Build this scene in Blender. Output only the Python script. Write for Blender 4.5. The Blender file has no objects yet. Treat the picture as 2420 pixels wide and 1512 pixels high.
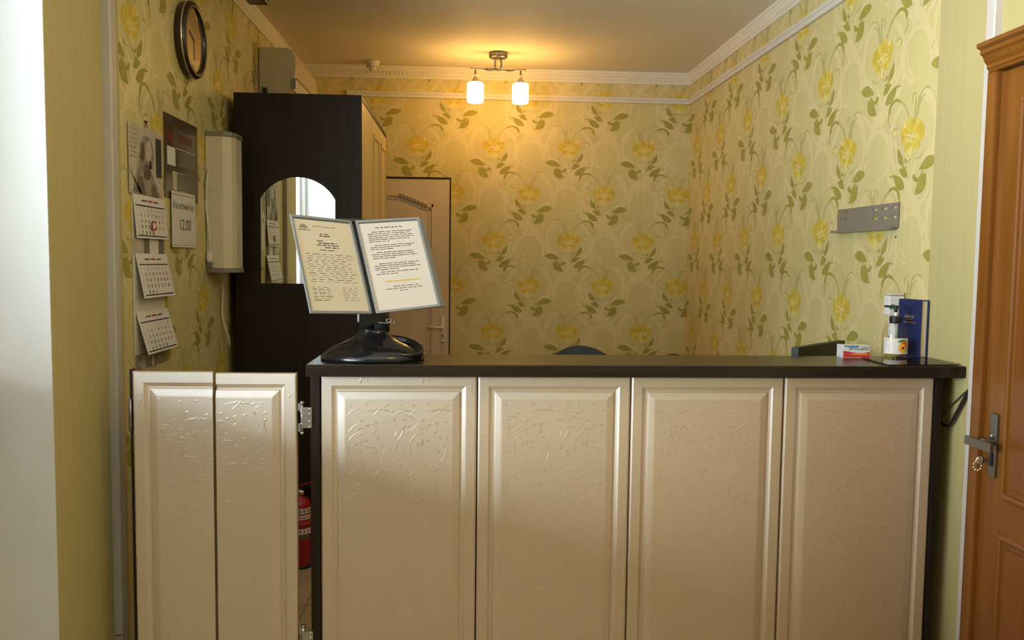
import bpy, bmesh, math, random
from mathutils import Vector, Matrix
random.seed(7)
S = bpy.context.scene
C = S.collection
PI = math.pi

# ------------------------------------------------------------------ the place (metres)
XL, XR = -1.13, 1.593          # left and right walls
YB, YF = 6.08, -1.6            # back wall, wall behind the viewer
ZC = 2.80                      # ceiling
NX = -1.50                     # window plane of the deep niche in the left wall
NY0, NY1 = 0.0, 2.42           # niche from / to
CT = 1.166                     # counter height

# ------------------------------------------------------------------ materials
def lin(c):
    if isinstance(c, str):
        c = c.lstrip('#'); v = [int(c[i:i+2], 16)/255 for i in (0, 2, 4)]
        return tuple((x/12.92 if x <= .04045 else ((x+.055)/1.055)**2.4) for x in v)
    return tuple(c)
class N:
    def __init__(s, name):
        s.m = bpy.data.materials.new(name); s.m.use_nodes = True
        s.t = s.m.node_tree; s.b = s.t.nodes['Principled BSDF']; s.o = s.t.nodes['Material Output']
    def add(s, typ, **kw):
        n = s.t.nodes.new(typ)
        for k, v in kw.items():
            if k.startswith('i_'): n.inputs[k[2:].replace('_', ' ')].default_value = v
            else: setattr(n, k, v)
        return n
    def link(s, a, b): s.t.links.new(a, b)
    def pos(s, sx=1, sy=1, sz=1):
        g = s.add('ShaderNodeNewGeometry'); mp = s.add('ShaderNodeMapping'); mp.inputs['Scale'].default_value = (sx, sy, sz)
        s.link(g.outputs['Position'], mp.inputs['Vector']); return mp.outputs['Vector']
    def noise(s, vec, scale=1, detail=3, rough=.5):
        n = s.add('ShaderNodeTexNoise'); n.inputs['Scale'].default_value = scale
        n.inputs['Detail'].default_value = detail; n.inputs['Roughness'].default_value = rough
        s.link(vec, n.inputs['Vector']); return n.outputs['Fac']
    def ramp(s, fac, stops):
        r = s.add('ShaderNodeValToRGB'); e = r.color_ramp.elements
        while len(e) < len(stops): e.new(.5)
        for i, (p, c) in enumerate(stops):
            e[i].position = p; e[i].color = (*lin(c), 1)
        s.link(fac, r.inputs['Fac']); return r.outputs['Color']
    def mix(s, fac, a, b):
        m = s.add('ShaderNodeMix', data_type='RGBA')
        if isinstance(fac, float): m.inputs[0].default_value = fac
        else: s.link(fac, m.inputs[0])
        for k, v in ((6, a), (7, b)):
            if isinstance(v, tuple): m.inputs[k].default_value = (*v, 1)
            else: s.link(v, m.inputs[k])
        return m.outputs[2]
    def bump(s, h, strength=.1, dist=.002):
        b = s.add('ShaderNodeBump'); b.inputs['Strength'].default_value = strength; b.inputs['Distance'].default_value = dist
        s.link(h, b.inputs['Height']); s.link(b.outputs['Normal'], s.b.inputs['Normal'])
def mat(name, c, rough=.5, metal=0, spec=.5, coat=0, em=None, es=1, vary=.06, vscale=9, bump=0, trans=0, ior=1.45, alpha=1):
    n = N(name); c = lin(c)
    if vary:
        f = n.noise(n.pos(), vscale, 4)
        n.link(n.ramp(f, [(.3, tuple(x*(1-vary) for x in c)), (.7, tuple(min(1, x*(1+vary)) for x in c))]), n.b.inputs['Base Color'])
        if bump: n.bump(n.noise(n.pos(), 300, 2), bump, .001)
    else: n.b.inputs['Base Color'].default_value = (*c, 1)
    n.b.inputs['Roughness'].default_value = rough; n.b.inputs['Metallic'].default_value = metal
    n.b.inputs['Specular IOR Level'].default_value = spec; n.b.inputs['Coat Weight'].default_value = coat
    n.b.inputs['Coat Roughness'].default_value = .08; n.b.inputs['IOR'].default_value = ior
    n.b.inputs['Transmission Weight'].default_value = trans; n.b.inputs['Alpha'].default_value = alpha
    if em: n.b.inputs['Emission Color'].default_value = (*lin(em), 1); n.b.inputs['Emission Strength'].default_value = es
    return n.m
def wallpaper_mat(name, c, rough, amt=1.0, spread=.10, spec=.25, k=1.0):
    # vinyl paper with a fine upright grain; a motif tone is blended onto the same ground by amt
    n = N(name)
    g1 = n.noise(n.pos(70, 70, 1.4), 1, 6, .75); g2 = n.noise(n.pos(7, 7, 1.2), 1, 3)
    base = n.ramp(g1, [(p, tuple(x*k for x in q)) for p, q in ((.28, (.57, .49, .215)), (.5, (.62, .53, .245)), (.72, (.66, .565, .27)))])
    base = n.mix(g2, base, n.ramp(g1, [(.3, tuple(x*k for x in (.56, .475, .22))), (.7, tuple(x*k for x in (.62, .525, .26)))]))
    if c is None: out = base
    else:
        c = lin(c); f = n.noise(n.pos(30, 30, 30), 1, 3, .6)
        tone = n.ramp(f, [(.3, tuple(x*(1-spread) for x in c)), (.7, tuple(x*(1+spread) for x in c))])
        out = n.mix(float(amt), base, tone)
    n.link(out, n.b.inputs['Base Color'])
    n.b.inputs['Roughness'].default_value = rough; n.b.inputs['Specular IOR Level'].default_value = spec
    n.bump(g1, .12, .001)
    return n.m
M = {}
M['paper'] = wallpaper_mat('wallpaper_ground', None, .55)
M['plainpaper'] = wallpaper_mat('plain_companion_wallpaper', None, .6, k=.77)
M['scroll'] = wallpaper_mat('wallpaper_scroll', (.80, .655, .40), .45, .34, .05, .35)
M['leaf'] = wallpaper_mat('wallpaper_leaf', (.33, .285, .055), .6, .95)
M['stem'] = wallpaper_mat('wallpaper_stem', (.36, .33, .10), .6, .55)
M['petal'] = wallpaper_mat('wallpaper_petal', (.64, .48, .06), .55, .80, .2)
M['petal2'] = wallpaper_mat('wallpaper_petal_dark', (.58, .41, .03), .55, .85, .2)
M['petal3'] = wallpaper_mat('wallpaper_petal_pale', (.78, .63, .22), .5, .62, .1)
M['white'] = mat('white_paint', (.78, .76, .73), .45, vary=.03, vscale=3)
M['plaster'] = mat('white_plaster', (.67, .66, .66), .6, vary=.04, vscale=4, bump=.1)
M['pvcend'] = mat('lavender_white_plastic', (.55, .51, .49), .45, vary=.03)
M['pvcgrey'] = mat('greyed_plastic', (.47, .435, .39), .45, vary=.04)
M['pvc'] = mat('white_plastic', (.68, .63, .57), .4, vary=.03)
M['ceil'] = mat('satin_ceiling', (.80, .72, .60), .65, spec=.12, vary=.03, vscale=2)
M['cornice'] = mat('cornice_foam', (.78, .72, .62), .5, vary=.03)
M['wenge'] = None
def wood(name, c1, c2, rough, axis='z', spec=.4, sc=1):
    n = N(name); k = {'z': (60, 60, 3), 'x': (3, 60, 60), 'y': (60, 3, 60)}[axis]
    f = n.noise(n.pos(*[v*sc for v in k]), 1, 5, .6)
    n.link(n.ramp(f, [(.3, c1), (.7, c2)]), n.b.inputs['Base Color'])
    n.b.inputs['Roughness'].default_value = rough; n.b.inputs['Specular IOR Level'].default_value = spec
    n.bump(f, .06, .001); return n.m
M['wenge'] = wood('wenge_laminate', (.015, .0095, .0065), (.025, .0165, .011), .45, 'z', .14)
M['wenge_top'] = wood('wenge_worktop', (.012, .008, .0065), (.024, .016, .010), .25, 'x', .32)
M['oak'] = wood('varnished_oak', (.16, .054, .008), (.21, .077, .0125), .3, 'z', .5, .5)
M['oakdark'] = wood('varnished_oak_panel', (.15, .048, .008), (.20, .070, .0125), .3, 'z', .5, .5)
M['cream'] = mat('cream_gloss_foil', (.43, .29, .168), .48, spec=1.0, ior=2.6, vary=.02, vscale=5)
M['creamrelief'] = mat('cream_relief', (.46, .325, .20), .30, spec=1.0, ior=2.6, vary=.02)
M['creamdoor'] = mat('cream_door_paint', (.66, .54, .42), .4, vary=.04)
M['birch'] = wood('pale_wardrobe_door', (.55, .42, .20), (.66, .52, .28), .35, 'z', .5)
M['mirror'] = mat('mirror_glass', (.80, .81, .80), .01, metal=1, vary=0)
M['black'] = mat('gloss_black_plastic', (.008, .008, .009), .18, spec=.6, vary=0)
M['blackmatte'] = mat('matt_black', (.012, .012, .013), .5, vary=0)
M['grey'] = mat('grey_plastic', (.17, .18, .19), .35, vary=.04)
M['greylight'] = mat('light_grey_plastic', (.20, .215, .22), .35, vary=.04)
M['steel'] = mat('satin_steel', (.42, .40, .37), .32, metal=1, vary=.05)
M['nickel'] = mat('dark_nickel', (.26, .24, .22), .38, metal=1, vary=.05)
M['chrome'] = mat('chrome', (.75, .72, .68), .12, metal=1, vary=0)
M['bracket'] = mat('grey_painted_steel', (.21, .187, .155), .42, vary=.04)
M['page'] = mat('white_page', (.74, .70, .655), .5, vary=.02)
M['pagewarm'] = mat('cream_page', (.60, .545, .435), .5, vary=.02)
M['ink'] = mat('black_ink', (.05, .045, .045), .6, vary=0)
M['inkgrey'] = mat('faint_ink', (.25, .22, .19), .6, vary=0)
M['red'] = mat('red_ink', (.5, .03, .02), .5, vary=0)
M['navy'] = mat('navy_ink', (.02, .02, .07), .5, vary=0)
M['yellowmark'] = mat('yellow_highlighter', (.62, .48, .02), .5, vary=0)
M['boardbrown'] = mat('brown_plexiglass', (.095, .062, .035), .25, spec=.5, vary=.06)
M['boardpale'] = mat('smoky_pocket', (.145, .105, .07), .2, spec=.6, vary=.04)
M['boardgrey'] = mat('grey_insert', (.16, .125, .095), .35, vary=.05)
M['boardred'] = mat('dark_red_title', (.14, .035, .022), .35, vary=.05)
M['bookblue'] = mat('navy_leatherette', (.012, .022, .095), .45, vary=.08, bump=.2)
M['dialwhite'] = mat('clock_dial_white', (.84, .80, .72), .5, vary=.02)
M['docpage'] = mat('document_page', (.55, .51, .475), .5, vary=.02)
M['mdf'] = mat('raw_cut_board', (.42, .30, .12), .8, vary=.1)
M['rim'] = mat('dark_brown_gloss_plastic', (.030, .020, .016), .16, spec=.6, vary=0)
M['gold'] = mat('gold_foil', (.20, .145, .11), .4, vary=0)
M['pagesedge'] = mat('page_block', (.70, .60, .46), .7, vary=.06, vscale=60)
M['extred'] = mat('red_enamel', (.36, .012, .014), .3, vary=.03)
M['chair1'] = mat('charcoal_mesh_fabric', (.028, .032, .036), .75, vary=.1, vscale=80)
M['chair2'] = mat('dark_maroon_leather', (.06, .022, .017), .5, vary=.08)
M['label'] = mat('label_white', (.72, .68, .66), .35, vary=.02)
M['peach'] = mat('peach_orange', (.72, .17, .015), .4, vary=.25, vscale=60)
M['peachflesh'] = mat('peach_flesh', (.85, .43, .05), .4, vary=.1, vscale=80)
M['peachpit'] = mat('peach_stone', (.16, .04, .015), .5, vary=.1, vscale=90)
M['leafgreen'] = mat('label_leaf', (.05, .22, .03), .4, vary=.1)
M['cartonred'] = mat('carton_red', (.52, .05, .05), .4, vary=.05)
M['cartonblue'] = mat('carton_blue', (.06, .24, .42), .4, vary=.05)
M['cartonwhite'] = mat('carton_white', (.70, .68, .70), .4, vary=.02)
M['yellowbody'] = mat('pale_yellow_plastic', (.62, .50, .12), .3, vary=.05)
M['heater'] = mat('ivory_metal', (.66, .58, .43), .35, vary=.02)
M['acbody'] = mat('air_conditioner_plastic', (.54, .46, .335), .35, vary=.02)
M['photo1'] = mat('print_pale', (.52, .46, .40), .4, vary=.15, vscale=25)
M['photo2'] = mat('print_brown', (.12, .075, .055), .4, vary=.4, vscale=40)
M['photo3'] = mat('print_mid', (.30, .25, .21), .4, vary=.4, vscale=50)
M['photo4'] = mat('print_slate', (.035, .036, .04), .4, vary=.1)
def glass(name, tint=(.96, .98, .97), k=.55, rough=.02):
    n = N(name); n.t.nodes.remove(n.b)
    t = n.add('ShaderNodeBsdfTransparent'); t.inputs['Color'].default_value = (*tint, 1)
    g = n.add('ShaderNodeBsdfGlossy'); g.inputs['Roughness'].default_value = rough
    lw = n.add('ShaderNodeLayerWeight'); pw = n.add('ShaderNodeMath', operation='POWER'); pw.inputs[1].default_value = 4
    ml = n.add('ShaderNodeMath', operation='MULTIPLY_ADD'); ml.inputs[1].default_value = k; ml.inputs[2].default_value = min(.035, k*.1)
    n.link(lw.outputs['Facing'], pw.inputs[0]); n.link(pw.outputs[0], ml.inputs[0])
    mx = n.add('ShaderNodeMixShader')
    n.link(ml.outputs[0], mx.inputs['Fac']); n.link(t.outputs[0], mx.inputs[1]); n.link(g.outputs[0], mx.inputs[2])
    n.link(mx.outputs[0], n.o.inputs['Surface']); return n.m
M['pane'] = glass('window_pane')
M['cover'] = glass('clock_cover', (.99, .99, .98), .10)
M['sheet'] = glass('clear_acrylic_sheet', (.55, .55, .53))
M['clear'] = glass('clear_bottle', (.93, .94, .90))
LAMP = 38.0
M['shade_lit'] = mat('lit_frosted_glass', (.8, .78, .7), .4, em=(1.0, .56, .15), es=LAMP, vary=0)
def floor_mat():
    n = N('cream_floor_tiles')
    b = n.add('ShaderNodeTexBrick'); b.offset = 0
    for k, v in (('Scale', 1.0), ('Mortar Size', .003), ('Brick Width', .33), ('Row Height', .33)): b.inputs[k].default_value = v
    n.link(n.pos(), b.inputs['Vector'])
    f = n.noise(n.pos(), 6, 4)
    n.link(n.ramp(f, [(.3, (.50, .40, .24)), (.7, (.58, .47, .30))]), b.inputs['Color1']); n.link(n.ramp(f, [(.3, (.48, .38, .23)), (.7, (.56, .46, .29))]), b.inputs['Color2'])
    b.inputs['Mortar'].default_value = (.22, .17, .10, 1)
    n.link(b.outputs['Color'], n.b.inputs['Base Color']); n.b.inputs['Roughness'].default_value = .3
    return n.m
M['floor'] = floor_mat()

# ------------------------------------------------------------------ mesh helpers
def tag(o, label=None, cat=None, group=None, kind=None):
    if label: o['label'] = label
    if cat: o['category'] = cat
    if group: o['group'] = group
    if kind: o['kind'] = kind
    return o
def thing(name, loc, label, cat, group=None):
    o = bpy.data.objects.new(name, None); o.empty_display_size = .05; C.objects.link(o); o.location = loc
    return tag(o, label, cat, group)
class MB:
    def __init__(s): s.v = []; s.f = []; s.mi = []; s.mats = []; s.sm = []
    def slot(s, m):
        m = M[m] if isinstance(m, str) else m
        if m not in s.mats: s.mats.append(m)
        return s.mats.index(m)
    def raw(s, vs, fs, m, smooth=False):
        k = len(s.v); i = s.slot(m)
        s.v += [tuple(v) for v in vs]
        for f in fs: s.f.append([k+q for q in f]); s.mi.append(i); s.sm.append(smooth)
        return s
    def poly(s, pts, m): return s.raw(pts, [list(range(len(pts)))], m)
    def box(s, x0, x1, y0, y1, z0, z1, m, bev=0):
        if bev <= 0:
            v = [(x, y, z) for x in (x0, x1) for y in (y0, y1) for z in (z0, z1)]
            return s.raw(v, [(0, 1, 3, 2), (4, 6, 7, 5), (0, 4, 5, 1), (2, 3, 7, 6), (0, 2, 6, 4), (1, 5, 7, 3)], m)
        bm = bmesh.new(); bmesh.ops.create_cube(bm, size=1)
        for v in bm.verts: v.co = Vector(((x0+x1)/2+v.co.x*(x1-x0), (y0+y1)/2+v.co.y*(y1-y0), (z0+z1)/2+v.co.z*(z1-z0)))
        bmesh.ops.bevel(bm, geom=bm.edges[:], offset=bev, segments=2, affect='EDGES', profile=.6)
        return s.bm(bm, m)
    def bm(s, bm, m, mx=None, smooth=False):
        bm.verts.index_update(); vs = [(mx @ v.co if mx else v.co.copy()) for v in bm.verts]
        s.raw(vs, [[v.index for v in f.verts] for f in bm.faces], m, smooth); bm.free(); return s
    def obox(s, c, ax, ay, az, m):
        c = Vector(c); ax, ay, az = Vector(ax), Vector(ay), Vector(az)
        v = [c+ax*i+ay*j+az*k for i in (-.5, .5) for j in (-.5, .5) for k in (-.5, .5)]
        return s.raw(v, [(0, 1, 3, 2), (4, 6, 7, 5), (0, 4, 5, 1), (2, 3, 7, 6), (0, 2, 6, 4), (1, 5, 7, 3)], m)
    def extrude(s, prof, a, b, m, smooth=False):
        # prof: closed loop of 3-D points, swept from offset a to offset b
        n = len(prof); a, b = Vector(a), Vector(b)
        v = [Vector(p)+a for p in prof]+[Vector(p)+b for p in prof]
        s.raw(v, [(i, (i+1) % n, n+(i+1) % n, n+i) for i in range(n)], m, smooth)
        return s.raw(v, [list(range(n))[::-1], list(range(n, 2*n))], m)
    def lathe(s, prof, c, m, seg=32, axis=(0, 0, 1), sx=1, sy=1, smooth=True):
        q = Vector((0, 0, 1)).rotation_difference(Vector(axis).normalized()).to_matrix(); c = Vector(c)
        v = []; f = []
        for r, h in prof:
            for k in range(seg):
                a = 2*PI*k/seg; v.append(c+q @ Vector((r*math.cos(a)*sx, r*math.sin(a)*sy, h)))
        for i in range(len(prof)-1):
            for k in range(seg):
                f.append((i*seg+k, i*seg+(k+1) % seg, (i+1)*seg+(k+1) % seg, (i+1)*seg+k))
        s.raw(v, f, m, smooth)
        caps = []
        if prof[0][0] > 1e-6: caps.append(list(range(seg))[::-1])
        if prof[-1][0] > 1e-6: caps.append(list(range((len(prof)-1)*seg, len(prof)*seg)))
        if caps: s.raw(v, caps, m, False)
        return s
    def tube(s, pts, r, m, seg=10, smooth=True):
        pts = [Vector(p) for p in pts]; v = []; f = []; up = Vector((.13, .21, .97))
        for i, p in enumerate(pts):
            d = (pts[min(i+1, len(pts)-1)]-pts[max(i-1, 0)]).normalized()
            a = d.cross(up); a = a.normalized() if a.length > 1e-4 else d.cross(Vector((1, 0, 0))).normalized()
            b = d.cross(a); rr = r[i] if isinstance(r, (list, tuple)) else r
            for k in range(seg):
                t = 2*PI*k/seg; v.append(p+a*math.cos(t)*rr+b*math.sin(t)*rr)
        for i in range(len(pts)-1):
            for k in range(seg): f.append((i*seg+k, i*seg+(k+1) % seg, (i+1)*seg+(k+1) % seg, (i+1)*seg+k))
        s.raw(v, f, m, smooth)
        return s.raw(v, [list(range(seg))[::-1], list(range((len(pts)-1)*seg, len(pts)*seg))], m)
    def build(s, name, parent=None, kind=None, fix=True, label=None):
        me = bpy.data.meshes.new(name)
        loc = Vector(parent_loc(parent)) if parent else Vector((0, 0, 0))
        me.from_pydata([Vector(v)-loc for v in s.v], [], s.f)
        for m in s.mats: me.materials.append(m)
        for p, i, sm in zip(me.polygons, s.mi, s.sm): p.material_index = i; p.use_smooth = sm
        if fix:
            bm = bmesh.new(); bm.from_mesh(me); bmesh.ops.remove_doubles(bm, verts=bm.verts, dist=1e-6)
            bmesh.ops.recalc_face_normals(bm, faces=bm.faces); bm.to_mesh(me); bm.free()
        me.update()
        o = bpy.data.objects.new(name, me); C.objects.link(o)
        if parent: o.parent = parent
        if kind: o['kind'] = kind
        if label: o['label'] = label
        return o
def parent_loc(o):
    v = Vector((0, 0, 0))
    while o is not None: v += o.location; o = o.parent
    return v
def spline(pts, n=6):
    P = [Vector(p) for p in pts]; out = []
    for i in range(len(P)-1):
        p0, p1, p2, p3 = P[max(i-1, 0)], P[i], P[i+1], P[min(i+2, len(P)-1)]
        for k in range(n):
            t = k/n
            out.append(.5*((2*p1)+(p2-p0)*t+(2*p0-5*p1+4*p2-p3)*t*t+(3*p1-p0-3*p2+p3)*t**3))
    out.append(P[-1]); return out
def ribbon(pts, w0, w1=None, n=6, taper=True):
    # 2-D ribbon as a list of quads, width from w0 to w1
    w1 = w0 if w1 is None else w1
    P = spline([(p[0], p[1], 0) for p in pts], n); L = []; R = []; m = len(P)
    for i, p in enumerate(P):
        d = (P[min(i+1, m-1)]-P[max(i-1, 0)]).normalized(); t = i/(m-1)
        w = (w0+(w1-w0)*t)/2
        if taper: w *= min(1, .25+t*6, .25+(1-t)*6)
        L.append((p.x-d.y*w, p.y+d.x*w)); R.append((p.x+d.y*w, p.y-d.x*w))
    return [[L[i], R[i], R[i+1], L[i+1]] for i in range(m-1)]
def leaf2d(a, b, w, bend=0.0, n=7):
    a = Vector(a); b = Vector(b); d = b-a; nrm = Vector((-d.y, d.x)).normalized(); up = []; dn = []
    for i in range(n+1):
        t = i/n; h = math.sin(PI*t**.85)*w/2; c = a+d*t+nrm*math.sin(PI*t)*bend
        up.append(tuple(c+nrm*h)); dn.append(tuple(c-nrm*h))
    return up+dn[1:-1][::-1]
def clip(poly, u0, u1, v0, v1):
    def cut(pl, f, inter):
        out = []
        for i in range(len(pl)):
            a, b = pl[i-1], pl[i]; fa, fb = f(a), f(b)
            if (fa >= 0) != (fb >= 0):
                t = fa/(fa-fb); out.append((a[0]+(b[0]-a[0])*t, a[1]+(b[1]-a[1])*t))
            if fb >= 0: out.append(b)
        return out
    for f in (lambda p: p[0]-u0, lambda p: u1-p[0], lambda p: p[1]-v0, lambda p: v1-p[1]):
        poly = cut(poly, f, None)
        if len(poly) < 3: return []
    return poly

# ------------------------------------------------------------------ the wallpaper motif (one flower with its scrolls)
ZK = 842.0
def zz(*p): return [((x-760)/ZK, (255-y)/ZK) for x, y in p]
def motif():
    out = []; cnt = [0]                         # (layer, material, polygon)
    def lay(l): cnt[0] += 1; return l+cnt[0]*.07     # every printed shape a hair above the one before
    def rib(l, m, pts, w0, w1=None, n=5, taper=True):
        l = lay(l)
        if m == 'scroll': w0 *= 1.45; w1 = w1*1.45 if w1 else None
        for q in ribbon(zz(*pts), w0/ZK, w1/ZK if w1 else None, n, taper): out.append((l, m, q))
    def arc(cx, cy, r, a0, a1, w, w1=None, squash=1):
        k = max(4, int(abs(a1-a0)/22)); pts = [(cx+r*math.cos(math.radians(a0+(a1-a0)*i/k)), cy-r*squash*math.sin(math.radians(a0+(a1-a0)*i/k))) for i in range(k+1)]
        rib(0, 'scroll', pts, w, w1, 3)
    # pale scrolls
    arc(765, 245, 130, 112, 238, 17, 10); arc(768, 262, 128, 62, -48, 14, 18); arc(765, 245, 112, 96, 170, 5, 4)
    arc(985, 292, 78, -5, 205, 16, 9); arc(985, 292, 60, 150, 250, 5, 5); arc(955, 330, 36, 180, 300, 6, 10); arc(920, 310, 70, 130, 215, 12, 6)
    rib(0, 'scroll', [(900, 80), (945, 130), (985, 175), (1040, 235), (1062, 300), (1060, 345)], 26, 10)
    rib(0, 'scroll', [(530, 150), (575, 190), (612, 255), (650, 310), (705, 335)], 12, 22)
    rib(0, 'scroll', [(900, 300), (905, 350), (870, 400), (800, 440), (765, 470)], 14, 22)
    rib(0, 'scroll', [(880, 30), (905, 70), (925, 120)], 8, 30); rib(0, 'scroll', [(1010, 60), (975, 120), (965, 175)], 6, 24)
    rib(0, 'scroll', [(1085, 150), (1030, 190), (1000, 215)], 6, 14); rib(0, 'scroll', [(760, 470), (720, 430), (705, 385)], 16, 6); rib(0, 'scroll', [(775, 460), (800, 500), (855, 530)], 14, 5)
    # flower
    rnd = random.Random(3)
    def petal(l, m, ang, r, a, b, wob=.12):
        cx, cy = 765+r*math.cos(ang)*1.05, 252+r*.86*math.sin(ang); pts = []
        for k in range(14):
            t = 2*PI*k/14; q = 1+rnd.uniform(-wob, wob)
            x, y = a*math.cos(t)*q, b*math.sin(t)*q
            pts.append((cx+x*math.cos(ang)-y*math.sin(ang), cy+x*math.sin(ang)+y*math.cos(ang)))
        out.append((lay(l), m, zz(*pts)))
    for k in range(9): petal(1, 'petal', 2*PI*k/9+.2, 36, 28, 20)
    for k in range(5): petal(2, 'petal2', 2*PI*k/5+.9, 34, 17, 13)
    petal(2, 'petal2', 3.4, 46, 20, 24); petal(2, 'petal2', -.35, 48, 20, 26)
    for k in range(7):
        a = rnd.uniform(0, 6.3); r = rnd.uniform(5, 40); x, y = 765+r*math.cos(a), 258+r*math.sin(a)
        rib(3, 'petal3', [(x-14, y+rnd.uniform(-4, 4)), (x-4, y+8), (x+8, y+6), (x+15, y-5)], 6, 4)
    for k in range(5):
        x, y = 742+k*13, 300+6*math.sin(k*2); rib(3, 'petal3', [(x-9, y-8), (x, y+5), (x+10, y-6)], 5)
    petal(3, 'petal3', -.2, 105, 20, 7); petal(3, 'petal3', -.75, 60, 14, 7); petal(3, 'petal3', 1.5, 62, 20, 9)
    rib(3, 'stem', [(702, 312), (722, 326), (745, 322)], 4); rib(3, 'stem', [(765, 322), (795, 332), (830, 318), (838, 300)], 4)
    # stems and curls
    rib(3, 'stem', [(733, 148), (738, 175), (748, 215)], 12, 10); rib(3, 'stem', [(752, 140), (752, 175), (760, 210)], 5, 7)
    rib(4, 'stem', [(672, 134), (690, 124), (712, 128), (728, 140), (734, 160)], 5); rib(4, 'stem', [(768, 158), (772, 140), (760, 130), (748, 136)], 4)
    rib(4, 'stem', [(700, 142), (716, 150), (730, 165)], 4); rib(4, 'stem', [(848, 222), (872, 219), (886, 230), (884, 244)], 5); rib(4, 'stem', [(640, 300), (622, 290), (640, 276)], 3)
    rib(4, 'stem', [(786, 200), (812, 162), (846, 140)], 5, 8); rib(4, 'leaf', [(838, 143), (868, 132), (894, 138), (908, 152), (912, 170)], 8, 15)
    rib(4, 'stem', [(914, 168), (918, 190), (910, 204), (898, 212)], 4)
    # leaves
    for a, b, w, bd in (((813, 340), (848, 283), 26, -4), ((782, 376), (836, 350), 26, 3), ((798, 410), (868, 362), 37, -4), ((624, 338), (718, 362), 36, 6), ((678, 374), (737, 434), 42, -6), ((790, 332), (806, 318), 8, 0)):
        A, B = zz(a, b); out.append((lay(4), 'leaf', leaf2d(A, B, w/ZK, bd/ZK)))
    rib(4, 'leaf', [(692, 366), (715, 388), (735, 388), (750, 374)], 7, 17); rib(4, 'leaf', [(816, 338), (804, 350), (800, 362)], 7)
    rib(4, 'leaf', [(866, 364), (882, 368), (894, 365)], 4); rib(4, 'leaf', [(790, 345), (806, 352)], 5)
    return out
MOTIF = motif()
def paper_wall(mb, mapf, pitch, rows, u0, u1, v0, v1):
    # rows: (kind, height of flower centres, u of one flower centre)
    done = []
    for kind, v, uc in rows:
        k0 = math.floor((u0-uc)/pitch)-1; k1 = math.ceil((u1-uc)/pitch)+1
        for k in range(k0, k1+1):
            for layer, m, pl in MOTIF:
                q = [((x if kind == 'A' else -x)+uc+k*pitch, y+v) for x, y in pl]
                q = clip(q, u0, u1, v0, v1)
                if q: mb.poly([mapf(x, y, .0003+.00011*layer) for x, y in q], m)

# ------------------------------------------------------------------ the setting
w = MB(); w.box(XR, XR+.12, 2.862, YB+.12, 0, ZC, 'paper'); w.box(XR, XR+.12, YF, 2.862, 0, ZC, 'plainpaper')
ph = 3.267; pit = .5195
rowsR = [('A', 2.270, -ph), ('B', 1.943, -(ph-pit/2)), ('A', 1.620, -ph), ('B', 1.295, -(ph-pit/2)), ('A', .97, -ph), ('B', .645, -(ph-pit/2)), ('A', .32, -ph), ('B', 2.595, -(ph-pit/2))]
paper_wall(w, lambda u, v, d: (XR-d, -u, v), pit, rowsR, -YB, -2.862, .06, 2.72)
w.build('wall_right', kind='structure', fix=False)

w = MB(); w.box(XL-.12, XR+.12, YB, YB+.12, 0, ZC, 'paper')
rowsB = [('A', 2.265, .73), ('B', 1.945, .995), ('A', 1.612, .735), ('B', 1.292, .998), ('A', .965, .735), ('B', .64, .995), ('B', 2.60, .995), ('A', .31, .735)]
paper_wall(w, lambda u, v, d: (u, YB-d, v), .531, rowsB, XL, XR, .06, 2.72)
w.build('wall_back', kind='structure', fix=False)

w = MB()
w.box(XL-.52, XL, 2.93, YB, 0, ZC, 'paper'); w.box(XL-.52, XL, NY1+.004, 2.93, 0, ZC, 'plainpaper'); w.box(XL-.52, XL, YF, NY0-.004, 0, ZC, 'plainpaper'); w.box(XL-.52, XL, NY0-.004, NY1+.004, 2.454, ZC, 'plainpaper')
rowsL = [('A', 2.270, 4.07), ('B', 1.943, 3.81), ('A', 1.620, 4.07), ('B', 1.295, 3.81), ('A', .97, 4.07), ('B', .645, 3.81), ('B', 2.595, 3.81)]
paper_wall(w, lambda u, v, d: (XL+d, u, v), .5195, rowsL, 2.93, YB, .06, 2.72)
w.build('wall_left', kind='structure', fix=False)

w = MB()   # white plaster lining of the deep window niche
w.box(NX-.15, XL, NY1, NY1+.004, 0, 2.45, 'plaster'); w.box(NX-.15, XL, NY0-.004, NY0, 0, 2.45, 'plaster')
w.box(NX-.15, XL, NY0, NY1, 2.45, 2.454, 'plaster')
WY0, WY1, WZ0, WZ1 = .06, 1.72, 1.16, 2.38
w.box(NX-.15, NX, NY0, NY1, 0, WZ0, 'plaster'); w.box(NX-.15, NX, NY0, NY1, WZ1, 2.45, 'plaster')
w.box(NX-.15, NX, NY0, WY0, WZ0, WZ1, 'plaster'); w.box(NX-.15, NX, WY1, NY1, WZ0, WZ1, 'plaster')
w.build('wall_niche', kind='structure')

w = MB(); w.box(XL-.12, XR+.12, YF-.12, YF, 0, ZC, 'plainpaper'); w.build('wall_front', kind='structure')
w = MB(); w.box(NX-.2, XR+.12, YF-.12, YB+.12, -.1, 0, 'floor'); w.build('floor', kind='structure')
w = MB(); w.box(NX-.2, XR+.12, YF-.12, YB+.12, ZC, ZC+.1, 'ceil'); w.build('ceiling', kind='structure')

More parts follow.
